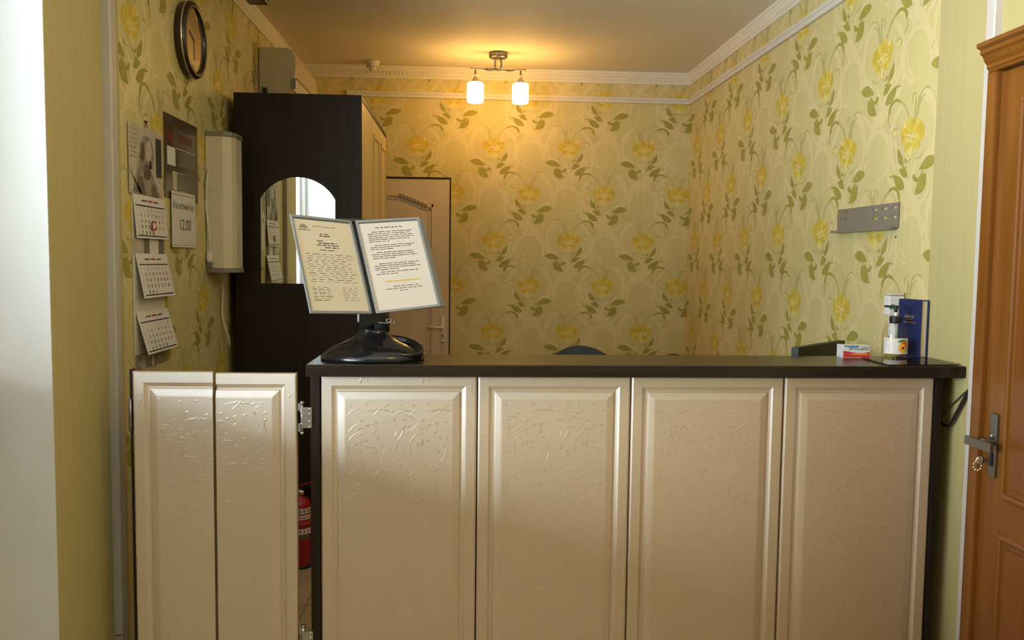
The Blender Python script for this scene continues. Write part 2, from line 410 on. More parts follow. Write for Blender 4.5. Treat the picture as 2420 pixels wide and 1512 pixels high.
# white framed window in the niche
w = MB(); fx0, fx1 = NX-.10, NX-.04; t = .06
w.box(fx0, fx1, WY0, WY1, WZ0, WZ0+t, 'white'); w.box(fx0, fx1, WY0, WY1, WZ1-t, WZ1, 'white')
for y in (WY0, (WY0+WY1)/2-.03, WY1-t): w.box(fx0, fx1, y, y+t, WZ0+t, WZ1-t, 'white')
win = w.build('window_1', kind='structure')
g = MB(); ym = (WY0+WY1)/2
g.box(NX-.075, NX-.071, WY0+t, ym-.03, WZ0+t, WZ1-t, 'pane'); g.build('pane', win)
g = MB(); g.box(NX-.075, NX-.071, ym+.03, WY1-t, WZ0+t, WZ1-t, 'pane'); g.build('pane', win)
g = MB(); g.box(NX-.038, -1.29, NY0+.002, NY1-.002, WZ0-.03, WZ0, 'white', .004); g.build('window_sill', win)

# added unseen slab outside the window: keeps the high sky out, leaving a low bright band
m = MB(); m.box(-5.0, NX-.21, -5.0, 7.5, 2.50, 2.62, 'wenge'); m.build('sky_blocker', kind='structure')

# cornices
def cornice(name, a, b, nrm, beads=False):
    a, b, nrm = Vector(a), Vector(b), Vector(nrm)
    pr = [(0, 0), (0, .08), (.007, .08), (.011, .074), (.011, .066), (.017, .061), (.015, .055), (.015, .036), (.019, .032), (.017, .026), (.021, .018), (.027, .014), (.029, .006), (.029, 0)]
    loop = [a+nrm*d+Vector((0, 0, -h)) for d, h in pr]
    m = MB(); m.extrude(loop, (0, 0, 0), b-a, 'cornice')
    if beads:
        n = int((b-a).length/.028); e = (b-a).normalized()
        for k in range(n):
            c = a+e*(.014+k*.028)+nrm*.016+Vector((0, 0, -.0455)); m.obox(c, e*.016, nrm*.010, Vector((0, 0, .017)), 'cornice')
    return m.build(name, kind='structure')
cornice('trim_1', (XL, YB, ZC), (XR, YB, ZC), (0, -1, 0), True)
cornice('trim_2', (XR, YF, ZC), (XR, YB, ZC), (-1, 0, 0))
cornice('trim_3', (XL, NY1+.0, ZC), (XL, YB, ZC), (1, 0, 0))

# cable ducts along and down the walls
def duct(name, a, b, nrm, side, wd=.041, dp=.018, groove=True, mt='pvc'):
    a, b, nrm, side = map(Vector, (a, b, nrm, side)); h = wd/2
    pr = [(-h, 0), (-h, dp*.86), (-h+dp*.14, dp)]
    if groove: pr += [(-.0035, dp), (-.0015, dp*.72), (.0015, dp*.72), (.0035, dp)]
    pr += [(h-dp*.14, dp), (h, dp*.86), (h, 0)]
    m = MB(); m.extrude([a+side*u+nrm*d for u, d in pr], (0, 0, 0), b-a, mt)
    return m.build(name, kind='structure')
duct('trim_4', (-.811, YB, 2.611), (XR, YB, 2.606), (0, -1, 0), (0, 0, 1))
duct('trim_5', (XR, 2.57, 2.606), (XR, YB-.018, 2.606), (-1, 0, 0), (0, 0, 1), .046)
duct('trim_6', (XR, 2.543, .0), (XR, 2.543, ZC-.08), (-1, 0, 0), (0, 1, 0), .042, .025, False, 'pvcend')
duct('trim_7', (XL, 2.822, .245), (XL, 2.822, ZC-.08), (1, 0, 0), (0, 1, 0), .045, .026, True, 'pvcgrey')
duct('trim_8', (XL, 2.822, 0), (XL, 2.822, .240), (1, 0, 0), (0, 1, 0), .045, .024, True, 'pvcgrey')

# back door: cream leaf with an arched, beaded panel
dx0, dx1 = -.93, -.098; dz = 2.035
d1 = MB(); d1.box(dx0-.012, dx0, YB-.012, YB, 0, dz+.012, 'wenge'); d1.box(dx1, dx1+.008, YB-.012, YB, 0, dz+.012, 'wenge'); d1.box(dx0, dx1, YB-.012, YB, dz, dz+.012, 'wenge')
door1 = d1.build('door_1', kind='structure')
m = MB(); m.box(dx0, dx1, YB-.008, YB-.001, 0, dz, 'creamdoor')
m.build('door_leaf', door1)
m = MB(); px0, px1 = dx0+.11, dx1-.115; mid = (px0+px1)/2
def arch_z(x):
    t = abs(x-mid)/((px1-px0)/2); return 1.925-.075*min(1, max(0, (t-.18)/.66))**1.2
top = [(px1-(px1-px0)*k/24, arch_z(px1-(px1-px0)*k/24)) for k in range(25)]
loop = [(px0, .78), (px1, .78)]+top
lp = [Vector((x, YB-.010, z)) for x, z in loop]+[Vector((px0, YB-.010, .78))]
for i in range(len(lp)-1):
    d = (lp[i+1]-lp[i]); nn = Vector((d.z, 0, -d.x)).normalized()
    m.obox((lp[i]+lp[i+1])/2+Vector((0, -.002, 0)), d*1.04, Vector((0, .012, 0)), nn*.022, 'creamdoor')
    m.obox((lp[i]+lp[i+1])/2+nn*-.026+Vector((0, 0, 0)), d*1.0, Vector((0, .006, 0)), nn*.012, 'creamdoor')
for k in range(1, 24):
    x = px0+(px1-px0)*k/24
    if .2 < abs(x-mid)/((px1-px0)/2) < .86: m.obox((x, YB-.019, arch_z(x)), (.016, 0, .010 if x < mid else -.010), (0, .012, 0), (.004, 0, .02), 'inkgrey')
for a, b in (((px0, .16), (px1, .16)), ((px1, .16), (px1, .66)), ((px1, .66), (px0, .66)), ((px0, .66), (px0, .16))):
    p, q = Vector((a[0], YB-.012, a[1])), Vector((b[0], YB-.012, b[1])); d = q-p; nn = Vector((d.z, 0, -d.x)).normalized()
    m.obox((p+q)/2, d, Vector((0, .012, 0)), nn*.022, 'creamdoor')
m.build('panel_moulding', door1)
m = MB(); m.box(-.155, -.127, YB-.018, YB-.008, .885, 1.075, 'white', .003)
m.tube([(-.141, YB-.018, 1.0), (-.141, YB-.055, 1.0), (-.16, YB-.06, 1.0), (-.245, YB-.06, 1.003)], .0085, 'white'); m.lathe([(.013, 0), (.013, .012), (.008, .014)], (-.141, YB-.018, 1.0), 'white', 16, (0, -1, 0))
m.box(-.145, -.137, YB-.0195, YB-.0175, .925, .952, 'ink'); m.box(-.150, -.132, YB-.0195, YB-.0175, .889, .897, 'ink')
m.build('door_handle', door1)

# brown panelled door in the right wall
d2 = MB(); ya, yb = 1.60, 2.475
d2.box(XR-.040, XR, yb, yb+.045, 0, 2.06, 'oak', .006); d2.box(XR-.040, XR, ya-.09, ya, 0, 2.06, 'oak', .006)
pr = [(0, 2.055), (-.045, 2.055), (-.048, 2.063), (-.052, 2.066), (-.052, 2.075), (-.060, 2.085), (-.066, 2.10), (-.074, 2.106), (-.074, 2.118), (-.086, 2.124), (-.086, 2.136), (0, 2.136)]
d2.extrude([(XR+x, ya-.10, z) for x, z in pr], (0, 0, 0), (0, yb+.03-ya+.10, 0), 'oak')
door2 = d2.build('door_2', kind='structure')
m = MB(); xs = XR-.022; m.box(xs, XR-.002, ya, yb-.001, 0.005, 2.05, 'oak')
st = .105; rails = [(.02, .17), (.70, .815), (1.95, 2.045)]
for z0, z1 in ((.17, .70), (.815, 1.95)):
    y0, y1 = ya+st, yb-st
    # recessed panel look: raised bead round a slightly bowed field
    for a, b in (((y0, z0), (y1, z0)), ((y1, z0), (y1, z1)), ((y1, z1), (y0, z1)), ((y0, z1), (y0, z0))):
        p, q = Vector((xs, a[0], a[1])), Vector((xs, b[0], b[1])); d = q-p; nn = Vector((0, d.z, -d.y)).normalized()
        L = d.length; e = d.normalized()
        prof = [p+nn*u+Vector((-h, 0, 0)) for u, h in ((-.012, 0), (-.010, .007), (-.004, .010), (.004, .008), (.010, .0))]
        m.extrude(prof, -e*.008, e*(L+.008), 'oak')
    m.box(xs-.004, xs, y0+.03, y1-.03, z0+.03, z1-.03, 'oakdark', .003)
m.build('door_leaf', door2)
m = MB(); m.box(xs-.009, xs, 2.400, 2.436, .862, 1.052, 'nickel', .004)
hz = .962
m.lathe([(.012, 0), (.012, .03), (.009, .04)], (xs-.008, 2.418, hz+.005), 'nickel', 16, (-1, 0, 0))
m.obox((xs-.052, 2.415, hz), (.010, 0, 0), (0, .128, .0), (0, 0, .026), 'nickel')
m.lathe([(.006, 0), (.006, .004), (0, .006)], (xs-.009, 2.421, hz+.022), 'chrome', 12, (-1, 0, 0))
m.box(xs-.012, xs-.009, 2.41, 2.424, .895, .935, 'blackmatte')
m.build('door_handle', door2)
m = MB(); m.box(xs-.034, xs-.010, 2.4155, 2.4185, .908, .918, 'steel')
m.lathe([(.0, -.0015), (.013, -.0015), (.013, .0015), (0, .0015)], (xs-.044, 2.417, .912), 'chrome', 18, (0, 1, 0))
for k in range(9):
    a = 2*PI*k/9; m.lathe([(0, -.003), (.004, -.001), (.004, .001), (0, .003)], (xs-.050+.012*math.cos(a), 2.417, .896+.014*math.sin(a)), 'chrome', 8, (0, 1, 0))
m.build('key', door2)

# ------------------------------------------------------------------ embossed cream fronts
def relief_tile():
    r = random.Random(11); T = .19; el = []
    for k in range(22):
        x, z = r.uniform(0, T), r.uniform(0, T); a = r.uniform(.2, 1.2)+(PI/2 if r.random() < .25 else 0); L = r.uniform(.018, .055); c = r.choice((-1, 1))*r.uniform(.3, 1.2)
        pts = [(x, z)]
        for q in range(5): a += c/5; pts.append((pts[-1][0]+math.cos(a)*L/5, pts[-1][1]+math.sin(a)*L/5))
        el.append(('s', pts, r.uniform(.003, .0055)))
    for k in range(36):
        x, z = r.uniform(0, T), r.uniform(0, T); a = r.gauss(.7, .5); L = r.uniform(.009, .022)
        el.append(('l', [(x, z), (x+math.cos(a)*L, z+math.sin(a)*L)], r.uniform(.005, .009)))
    for k in range(0):
        x, z = r.uniform(0, T), r.uniform(0, T); R = r.uniform(.014, .03); a0 = r.uniform(0, 6)
        el.append(('s', [(x+R*math.cos(a0+q*.7)*(1-q*.06), z+R*math.sin(a0+q*.7)*(1-q*.06)) for q in range(6)], .003))
    return el
RELIEF = relief_tile()
PROF = [(0, .018), (0, .006), (.002, .002), (.006, 0), (.034, 0), (.040, .0035), (.046, .0055), (.051, .0055), (.053, .001), (.056, 0), (.072, -.0035), (.076, -.0040)]
def front_panel(mb, x0, x1, z0, z1, yf, cl=False, cr=False, ph=(0, 0)):
    loops = []
    for d, r in PROF:
        a = 0 if cl else d; b = 0 if cr else d
        loops.append([(x0+a, yf+r, z0+d), (x1-b, yf+r, z0+d), (x1-b, yf+r, z1-d), (x0+a, yf+r, z1-d)])
    v = [p for l in loops for p in l]; f = []
    for i in range(len(loops)-1):
        for k in range(4): f.append((4*i+k, 4*i+(k+1) % 4, 4*i+4+(k+1) % 4, 4*i+4+k))
    n = len(loops)-1; f.append((4*n, 4*n+1, 4*n+2, 4*n+3)); f.append((3, 2, 1, 0))
    mb.raw(v, f, 'cream')
    fa = (x0 if cl else x0+.078), (x1 if cr else x1-.078)
    def zone(x, z):
        if fa[0] < x < fa[1] and z0+.078 < z < z1-.078: return -.0040
        dl = 9 if cl else x-x0; dr = 9 if cr else x1-x; d = min(dl, dr, z-z0, z1-z)
        if cl and x < x0+.001 or cr and x > x1-.001: return None
        if .007 < d < .033: return 0.0
        return None
    T = .19
    for i in range(int((x1-x0)/T)+2):
        for j in range(int(z0/T)-1, int(z1/T)+1):
            for kind, pts, wd in RELIEF:
                q = [(x0+ph[0]-T+i*T+a, ph[1]+j*T+b) for a, b in pts]
                hs = [zone(*p) for p in q]
                if None in hs or len(set(hs)) > 1 or (hs[0] == 0.0 and (i+j+len(mb.v)) % 3): continue
                y = yf+hs[0]
                if kind == 's':
                    P = spline([(a, 0, b) for a, b in q], 2); vs = []; fs = []; m = len(P)
                    for k, p in enumerate(P):
                        d = (P[min(k+1, m-1)]-P[max(k-1, 0)]).normalized(); s = math.sin(PI*min(max(k/(m-1), .04), .96))**.5; ww = wd*s*.5
                        vs += [(p.x-d.z*ww, y-.00005, p.z+d.x*ww), (p.x, y-.0008*s, p.z), (p.x+d.z*ww, y-.00005, p.z-d.x*ww)]
                    for k in range(m-1): fs += [(3*k, 3*k+1, 3*k+4, 3*k+3), (3*k+1, 3*k+2, 3*k+5, 3*k+4)]
                    mb.raw(vs, fs, 'creamrelief', True)
                else:
                    lf = leaf2d(q[0], q[1], wd, 0, 5); c = ((q[0][0]+q[1][0])/2, (q[0][1]+q[1][1])/2)
                    vs = [(a, y-.00005, b) for a, b in lf]+[(c[0], y-.0009, c[1])]; m = len(lf)
                    mb.raw(vs, [(k, (k+1) % m, m) for k in range(m)], 'creamrelief', True)

# reception counter
ctr = thing('reception_counter', (.55, 2.74, 0), 'long reception counter with four cream embossed panels and dark brown worktop', 'counter')
m = MB(); m.extrude([(-.468, 2.583, 1.129), (1.590, 2.613, 1.129), (1.590, 2.900, 1.129), (-.468, 2.880, 1.129)], (0, 0, 0), (0, 0, CT-1.129), 'wenge_top')
o = m.build('worktop', ctr); bv = o.modifiers.new('edge', 'BEVEL'); bv.width = .0025; bv.segments = 2
m = MB(); m.box(-.466, -.438, 2.646, 2.872, 0, 1.129, 'wenge', .001); m.build('side_panel', ctr)
m = MB(); m.box(1.514, 1.536, 2.646, 2.872, 0, 1.129, 'wenge', .001); m.build('side_panel', ctr)
m = MB(); m.box(-.438, 1.514, 2.671, 2.689, .05, 1.129, 'wenge'); m.build('carcass_board', ctr)
m = MB(); m.box(-.438, 1.514, 2.675, 2.693, 0, .05, 'wenge'); m.build('plinth', ctr)
for k, (x0, x1) in enumerate(((-.4365, .0455), (.0485, .5285), (.5315, 1.0195), (1.0235, 1.5125))):
    m = MB(); front_panel(m, x0, x1, .055, 1.1265, 2.652, ph=(.03*k, .05)); m.build('front_panel', ctr, fix=False)

# swing gate of two leaves between the wall and the counter
def gate_leaf(x0, x1, cl, cr, label, ph, ztop):
    g = thing('swing_gate_leaf', ((x0+x1)/2, 2.67, 0), label, 'gate', None)
    m = MB(); front_panel(m, x0, x1, .055, ztop, 2.652, cl, cr, ph); m.build('panel', g, fix=False)
    return g
gl = gate_leaf(-1.003, -.7615, False, True, 'cream low gate leaf hinged on the wall side, duller of the two leaves', (.02, .02), 1.134)
gr = gate_leaf(-.7525, -.508, True, False, 'cream low gate leaf hinged on the counter side, brightly lit at its top corner', (.08, .07), 1.130)
m = MB(); m.box(-.7614, -.7606, 2.656, 2.670, .056, 1.132, 'mdf'); m.build('cut_edge', gl)
def hinge(g, xk, xp, z, sx):
    m = MB(); m.tube([(xk, 2.652, z-.045), (xk, 2.652, z+.045)], .0055, 'steel', 10)
    for zz_ in (z-.047, z-.018, z+.018, z+.047): m.lathe([(.0068, -.004), (.0075, 0), (.0068, .004)], (xk, 2.652, zz_), 'steel', 12)
    m.box(min(xk, xk-sx*.014), max(xk, xk-sx*.014), 2.655, 2.658, z-.044, z-.018, 'steel'); m.box(min(xk, xk-sx*.014), max(xk, xk-sx*.014), 2.655, 2.658, z+.022, z+.044, 'steel')
    m.box(min(xk, xp), max(xk, xp), 2.641, 2.6455, z-.030, z+.034, 'steel', .001)
    for zz_ in (z-.026, z-.008, z+.014, z+.029): m.lathe([(.0042, 0), (.0036, .002), (0, .003)], (xp-sx*.008, 2.641, zz_), 'chrome', 10, (0, -1, 0))
    m.build('hinge', g)
hinge(gr, -.492, -.460, .992, 1); hinge(gr, -.492, -.460, .285, 1)
m = MB(); m.box(-1.018, -1.006, 2.655, 2.662, .95, 1.05, 'nickel', .001); m.tube([(-1.009, 2.653, .95), (-1.009, 2.653, 1.05)], .004, 'nickel', 8); m.build('hinge', gl)
m = MB(); m.box(-1.0145, -1.006, 2.664, 2.690, 0, 1.138, 'wenge', .001); m.box(-1.0145, -1.006, 2.690, 2.740, 0, .9, 'wenge', .001); m.box(XL, -1.0145, 2.722, 2.740, .02, .18, 'wenge', .001)
tag(m.build('gate_post_board'), 'narrow dark brown upright board between the wall and the cream gate', 'board')

# dark wardrobe
WX0, WX1, WY0_, WY1_ = -1.085, -.487, 4.17, 5.47
wd = thing('wardrobe', ((WX0+WX1)/2, (WY0_+WY1_)/2, 0), 'tall dark brown wardrobe with pale doors and an arched mirror on its end', 'wardrobe')
m = MB(); m.box(WX0, WX1, WY0_, WY0_+.018, 0, 2.253, 'wenge', .001); m.build('end_panel', wd)
m = MB(); m.box(WX0, WX1, WY1_-.018, WY1_, 0, 2.253, 'wenge', .001); m.build('end_panel', wd)
m = MB(); m.box(WX0, WX1-.001, WY0_+.018, WY1_-.018, 2.232, 2.253, 'wenge'); m.build('top_panel', wd)
m = MB(); m.box(WX0, WX0+.006, WY0_+.018, WY1_-.018, 0, 2.232, 'wenge'); m.build('rear_panel', wd)
m = MB(); m.box(WX0+.006, WX1-.02, WY0_+.018, WY1_-.018, .0, .07, 'wenge'); m.build('plinth', wd)
for y0, y1 in ((4.190, 4.640), (4.650, 5.045), (5.055, 5.450)):
    m = MB(); m.box(WX1-.018, WX1, y0, y1, .075, 2.226, 'birch', .002)
    z0, z1 = .16, 2.14
    for a, b in (((y0+.06, z0), (y1-.06, z0)), ((y1-.06, z0), (y1-.06, z1)), ((y1-.06, z1), (y0+.06, z1)), ((y0+.06, z1), (y0+.06, z0))):
        if y0 < 4.5: break
        p, q = Vector((WX1, a[0], a[1])), Vector((WX1, b[0], b[1])); d = q-p; nn = Vector((0, d.z, -d.y)).normalized()
        m.obox((p+q)/2, d, (.012, 0, 0), nn*.02, 'birch')
    dr = m.build('door', wd)
    m = MB(); m.tube([(WX1, y1-.03, 1.02), (WX1+.025, y1-.03, 1.02), (WX1+.025, y1-.03, 1.12), (WX1, y1-.03, 1.12)], .005, 'steel', 8); m.build('handle', dr)
mx0, mx1, mz0, mz1, mza = -.963, -.612, 1.357, 1.758, 1.862
half = (mx1-mx0)/2; R = (half**2+(mza-mz1)**2)/(2*(mza-mz1)); a0 = math.asin(half/R); cxm = (mx0+mx1)/2
out = [(mx0, mz0), (mx1, mz0)]+[(cxm+R*math.sin(a0-2*a0*k/28), mza-R+R*math.cos(a0-2*a0*k/28)) for k in range(29)]
m = MB(); m.extrude([(x, WY0_-.004, z) for x, z in out], (0, 0, 0), (0, .0038, 0), 'mirror'); m.build('mirror', wd)

# ------------------------------------------------------------------ ceiling lamps
def lamp(name, x, y, lit, label):
    g = thing(name, (x, y, ZC), label, 'lamp')
    m = MB(); m.lathe([(.0, -.036), (.050, -.036), (.058, -.030), (.060, -.024), (.060, 0)], (x, y, ZC), 'nickel', 36)
    for dx in (-.018, .024): m.lathe([(.013, -.008), (.013, 0)], (x+dx, y, ZC-.036), 'steel', 14)
    m.build('ceiling_plate', g)
    for dx in (-.020, .020):
        m = MB(); m.tube([(x+dx, y, ZC-.034), (x+dx, y, ZC-.100)], .0065, 'steel', 12)
        m.lathe([(.009, -.007), (.011, 0), (.009, .007)], (x+dx, y, ZC-.096), 'chrome', 12); m.build('stem', g)
    zb = ZC-.106
    m = MB()
    for s in (1, -1):
        pts = spline([(x-.178*s, y+.0, zb+.004), (x-.12*s, y-.012, zb-.002), (x-.06*s, y-.010*s, zb-.006), (x, y+.012*s, zb-.003), (x+.06*s, y+.014*s, zb+.001), (x+.10*s, y, zb+.001)], 6)
        m.tube(pts, [.0035+.003*math.sin(PI*i/(len(pts)-1)) for i in range(len(pts))], 'nickel', 10)
    m.build('arm', g)
    for dx in (-.145, .145):
        sx, top = x+dx, zb-.002
        m = MB(); m.tube([(sx, y, top), (sx, y, top-.052)], .0058, 'nickel', 12); m.lathe([(.008, -.004), (.009, 0), (.008, .004)], (sx, y, top-.03), 'nickel', 12)
        m.lathe([(.006, 0), (.012, -.004), (.022, -.018), (.026, -.030), (.026, -.034), (0, -.034)], (sx, y, top-.048), 'steel', 24); m.build('lamp_holder', g)
        z0 = top-.080; pr = [(.026, 0), (.044, -.003), (.051, -.009), (.053, -.020), (.053, -.115), (.051, -.124), (.046, -.128), (.040, -.128)]
        m = MB(); m.lathe(pr, (sx, y, z0), 'shade_lit' if lit else 'label', 32); m.build('lamp_shade', g)
    return g
lamp('ceiling_lamp', .213, 5.60, True, 'lit two shade ceiling lamp with wavy metal arm, near the back wall')

# smoke detector
g = thing('smoke_detector', (-.618, 5.92, ZC), 'round white smoke detector on the ceiling by the back cornice', 'detector')
m = MB(); m.lathe([(.047, 0), (.047, -.020), (.044, -.026), (0, -.026)], (-.618, 5.92, ZC), 'pvc', 28); m.build('mounting_base', g)
m = MB(); m.lathe([(.040, -.026), (.041, -.034), (.036, -.044), (.024, -.048), (.022, -.058), (.016, -.064), (0, -.066)], (-.618, 5.92, ZC), 'pvc', 28)
for k in range(10):
    a = 2*PI*k/10; m.obox((-.618+.037*math.cos(a), 5.92+.037*math.sin(a), ZC-.040), (.006*math.cos(a), .006*math.sin(a), 0), (-.014*math.sin(a), .014*math.cos(a), 0), (0, 0, .004), 'grey')
m.build('sensor_head', g)

# grey box up under the ceiling
g = thing('junction_box', (-.933, 3.85, 2.66), 'dark grey box at the cornice above the clock, cut off by the photo edge', 'box')
m = MB(); m.box(-.978, -.888, 3.62, 4.045, 2.62, 2.70, 'nickel', .005); m.build('housing', g)
m = MB(); m.box(-.890, -.881, 3.64, 4.035, 2.625, 2.695, 'greylight', .002); m.build('front_cover', g)
m = MB(); m.box(XL, -.970, 3.66, 3.72, 2.655, 2.685, 'nickel', .003); m.build('bracket_arm', g)

# air conditioner
g = thing('air_conditioner', (-1.03, 5.2, 2.48), 'beige wall air conditioner above the dark wardrobe', 'air conditioner')
ay0, ay1 = 4.86, 5.56
def acprof(i): return [(XL+.004, 2.345), (XL+.004, 2.626-i*.0), (-.975, 2.626), (-.945, 2.612), (-.929, 2.570), (-.926, 2.52), (-.930, 2.462), (-.948, 2.405), (-.985, 2.362), (-1.03, 2.345)]
m = MB(); m.extrude([(x, ay0, z) for x, z in acprof(0)], (0, 0, 0), (0, ay1-ay0, 0), 'acbody'); o = m.build('body', g); bv = o.modifiers.new('edge', 'BEVEL'); bv.width = .004; bv.segments = 2; bv.limit_method = 'ANGLE'
m = MB(); m.extrude([(-.928, ay0+.015, 2.458), (-.9465, ay0+.015, 2.404), (-.9435, ay0+.015, 2.402), (-.925, ay0+.015, 2.457)], (0, 0, 0), (0, ay1-ay0-.03, 0), 'pvc'); m.build('air_flap', g)
m = MB(); m.box(-.9305, -.9245, ay0+.01, ay1-.01, 2.4615, 2.465, 'nickel'); m.box(-.955, -.928, ay0-.0015, ay0+.002, 2.405, 2.458, 'greylight'); m.build('seam_strip', g)
m = MB(); m.box(-1.108, -1.085, ay0-.002, ay0+.003, 2.375, 2.405, 'blackmatte', .002); m.box(-1.115, -1.078, ay0-.001, ay0+.003, 2.370, 2.412, 'greylight'); m.build('side_socket', g)

# purifier box on the left wall with its cord
g = thing('air_purifier', (-1.085, 3.93, 1.72), 'slim upright ivory metal air purifier on the wall beside the dark wardrobe', 'air purifier')
hp = [(XL+.003, 3.86), (-1.055, 3.86), (-1.022, 3.885), (-1.012, 3.92), (-1.012, 4.02), (XL+.003, 4.02)]
m = MB(); m.extrude([(x, y, 1.432) for x, y in hp], (0, 0, 0), (0, 0, .575), 'heater'); m.build('housing', g)
for z0, z1 in ((1.412, 1.432), (2.007, 2.027)):
    m = MB(); m.extrude([(x+(.004 if x > -1.1 else 0), y+(-.004 if y < 3.9 else .003), z0) for x, y in hp], (0, 0, 0), (0, 0, z1-z0), 'bracket'); m.build('end_cap', g)
m = MB(); m.tube(spline([(-1.118, 3.872, 1.50), (-1.112, 3.852, 1.56), (-1.122, 3.848, 1.70), (-1.118, 3.848, 1.82), (-1.108, 3.852, 1.862)], 8), .005, 'pvc', 8)
m.lathe([(.010, 0), (.014, .01), (.014, .035), (.006, .05)], (-1.112, 3.85, 1.455), 'pvc', 14); m.box(-1.120, -1.100, 3.843, 3.855, 1.435, 1.462, 'grey', .003)
m.build('power_cord', g)
m = MB(); m.tube(spline([(-1.108, 4.045, 1.420), (-1.115, 4.06, 1.30), (-1.118, 4.065, 1.20), (-1.100, 4.10, 1.09), (-1.105, 4.12, 1.06)], 8), .005, 'pvc', 8)
m.build('supply_cable', g)

# wall clock, reading about half past ten
cy, cz, cr = 3.625, 2.356, .152
g = thing('wall_clock', (XL, cy, cz), 'round wall clock with dark rim and cream dial high on the wall', 'clock')
m = MB(); m.lathe([(.150, .0), (.152, .012), (.151, .020), (.152, .032), (.148, .040), (.140, .043), (.130, .042), (.1255, .037), (.125, .022)], (XL+.001, cy, cz), 'rim', 56, (1, 0, 0)); m.build('rim', g)
m = MB(); m.lathe([(.1515, .024), (.1535, .026), (.1535, .030), (.1515, .031)], (XL+.001, cy, cz), 'chrome', 56, (1, 0, 0)); m.build('chrome_ring', g)
m = MB(); m.lathe([(.126, .018), (.126, .030), (0, .030)], (XL+.001, cy, cz), 'dialwhite', 48, (1, 0, 0))
for k in range(12):
    a = 2*PI*k/12; L = .018 if k % 3 == 0 else .010
    m.obox((XL+.0317, cy+.104*math.sin(a), cz+.104*math.cos(a)), (.0006, 0, 0), (0, L*math.sin(a), L*math.cos(a)), (0, .004*math.cos(a), -.004*math.sin(a)), 'inkgrey')
m.build('dial', g)
for nm, ang, L, wdt in (('hour_hand', math.radians(292), .066, .006), ('minute_hand', math.radians(180), .088, .004)):
    m = MB(); dy, dz_ = math.sin(ang), math.cos(ang)
    m.obox((XL+.0335, cy+dy*L*.42, cz+dz_*L*.42), (.001, 0, 0), (0, dy*L, dz_*L), (0, dz_*wdt, -dy*wdt), 'ink'); m.build(nm, g)
m = MB(); m.lathe([(.1245, .0365), (.10, .0372), (0, .0376)], (XL+.001, cy, cz), 'cover', 40, (1, 0, 0)); m.build('cover_glass', g)

# ------------------------------------------------------------------ lettering
def text2d(s, size, align='CENTER', bold=0.0, yal='CENTER'):
    cu = bpy.data.curves.new('lettering', 'FONT'); cu.body = s; cu.size = size; cu.align_x = align; cu.align_y = yal; cu.resolution_u = 4; cu.offset = bold
    ob = bpy.data.objects.new('lettering', cu); C.objects.link(ob); dg = bpy.context.evaluated_depsgraph_get()
    me = bpy.data.meshes.new_from_object(ob.evaluated_get(dg))
    vs = [(v.co.x, v.co.y) for v in me.vertices]; fs = [list(p.vertices) for p in me.polygons if p.normal.z > .5 and p.area > 1e-12]
    bpy.data.objects.remove(ob); bpy.data.curves.remove(cu); bpy.data.meshes.remove(me)
    return vs, fs
class Frame:      # a flat sheet: point(u, v) with u to the right and v upwards seen from its face
    def __init__(s, o, u, v, n): s.o, s.u, s.v, s.n = Vector(o), Vector(u).normalized(), Vector(v).normalized(), Vector(n).normalized()
    def p(s, u, v, d=0): return s.o+s.u*u+s.v*v+s.n*d
    def text(s, mb, t, size, u, v, m, align='CENTER', d=.0006, sx=1, bold=0):
        vs, fs = text2d(t, size, align, bold); mb.raw([s.p(u+x*sx, v+y, d) for x, y in vs], fs, m)
    def rect(s, mb, u0, u1, v0, v1, m, d=.0005): mb.poly([s.p(u0, v0, d), s.p(u1, v0, d), s.p(u1, v1, d), s.p(u0, v1, d)], m)
    def slab(s, mb, u0, u1, v0, v1, m, d0=0, d1=.0004):
        c = s.p((u0+u1)/2, (v0+v1)/2, (d0+d1)/2); mb.obox(c, s.u*(u1-u0), s.v*(v1-v0), s.n*(d1-d0), m)
    def poly(s, mb, pts, m, d=.0005): mb.poly([s.p(u, v, d) for u, v in pts], m)
    def words(s, mb, u0, u1, v, h, m, rnd, d=.0005, gap=.004):      # an illegible line of print
        u = u0
        while u < u1-.004:
            L = min(rnd.uniform(.008, .026), u1-u); s.rect(mb, u, u+L, v-h/2*rnd.uniform(.7, 1), v+h/2*rnd.uniform(.7, 1), m, d); u += L+gap*rnd.uniform(.6, 1.3)

# quarterly calendar
g = thing('wall_calendar', (XL, 3.17, 1.93), 'long quarterly wall calendar with an animal photo, three white month sheets hanging below', 'calendar')
cy0, cy1 = 3.0, 3.315
m = MB(); F = Frame((XL+.004, 2.985, 1.695), (0, 1, 0), (0, 0, 1), (1, 0, 0)); W, Hh = .325, .238
F.slab(m, 0, W, 0, Hh, 'photo1', 0, .0015)
F.rect(m, .255, W-.012, .075, Hh-.022, 'photo4', .0020)
body = [(.03, 0), (.05, .06), (.075, .09), (.09, .13), (.10, .175), (.13, .205), (.165, .215), (.20, .205), (.225, .18), (.235, .14), (.225, .10), (.235, .06), (.30, .02), (.32, 0)]
F.poly(m, body, 'photo3', .0022)
for pts, mt in (([(.10, .13), (.118, .18), (.135, .185), (.145, .15), (.135, .115)], 'photo2'), ([(.13, .08), (.15, .115), (.19, .11), (.205, .08), (.18, .055), (.14, .06)], 'photo2'),
                ([(.185, .125), (.205, .13), (.212, .105), (.195, .095)], 'ink'), ([(.145, .15), (.16, .19), (.195, .195), (.215, .17), (.20, .13), (.17, .12)], 'photo1'),
                ([(.05, .01), (.085, .07), (.12, .06), (.15, 0)], 'photo2'), ([(.20, .0), (.215, .05), (.25, .03), (.28, 0)], 'photo2'), ([(.0, .09), (.012, .075), (.11, .012), (.10, .0)], 'photo2'), ([(.19, .10), (.20, .11), (.325, .005), (.31, -.0)], 'photo1')):
    F.poly(m, pts, mt, .0026)
rr = random.Random(5)
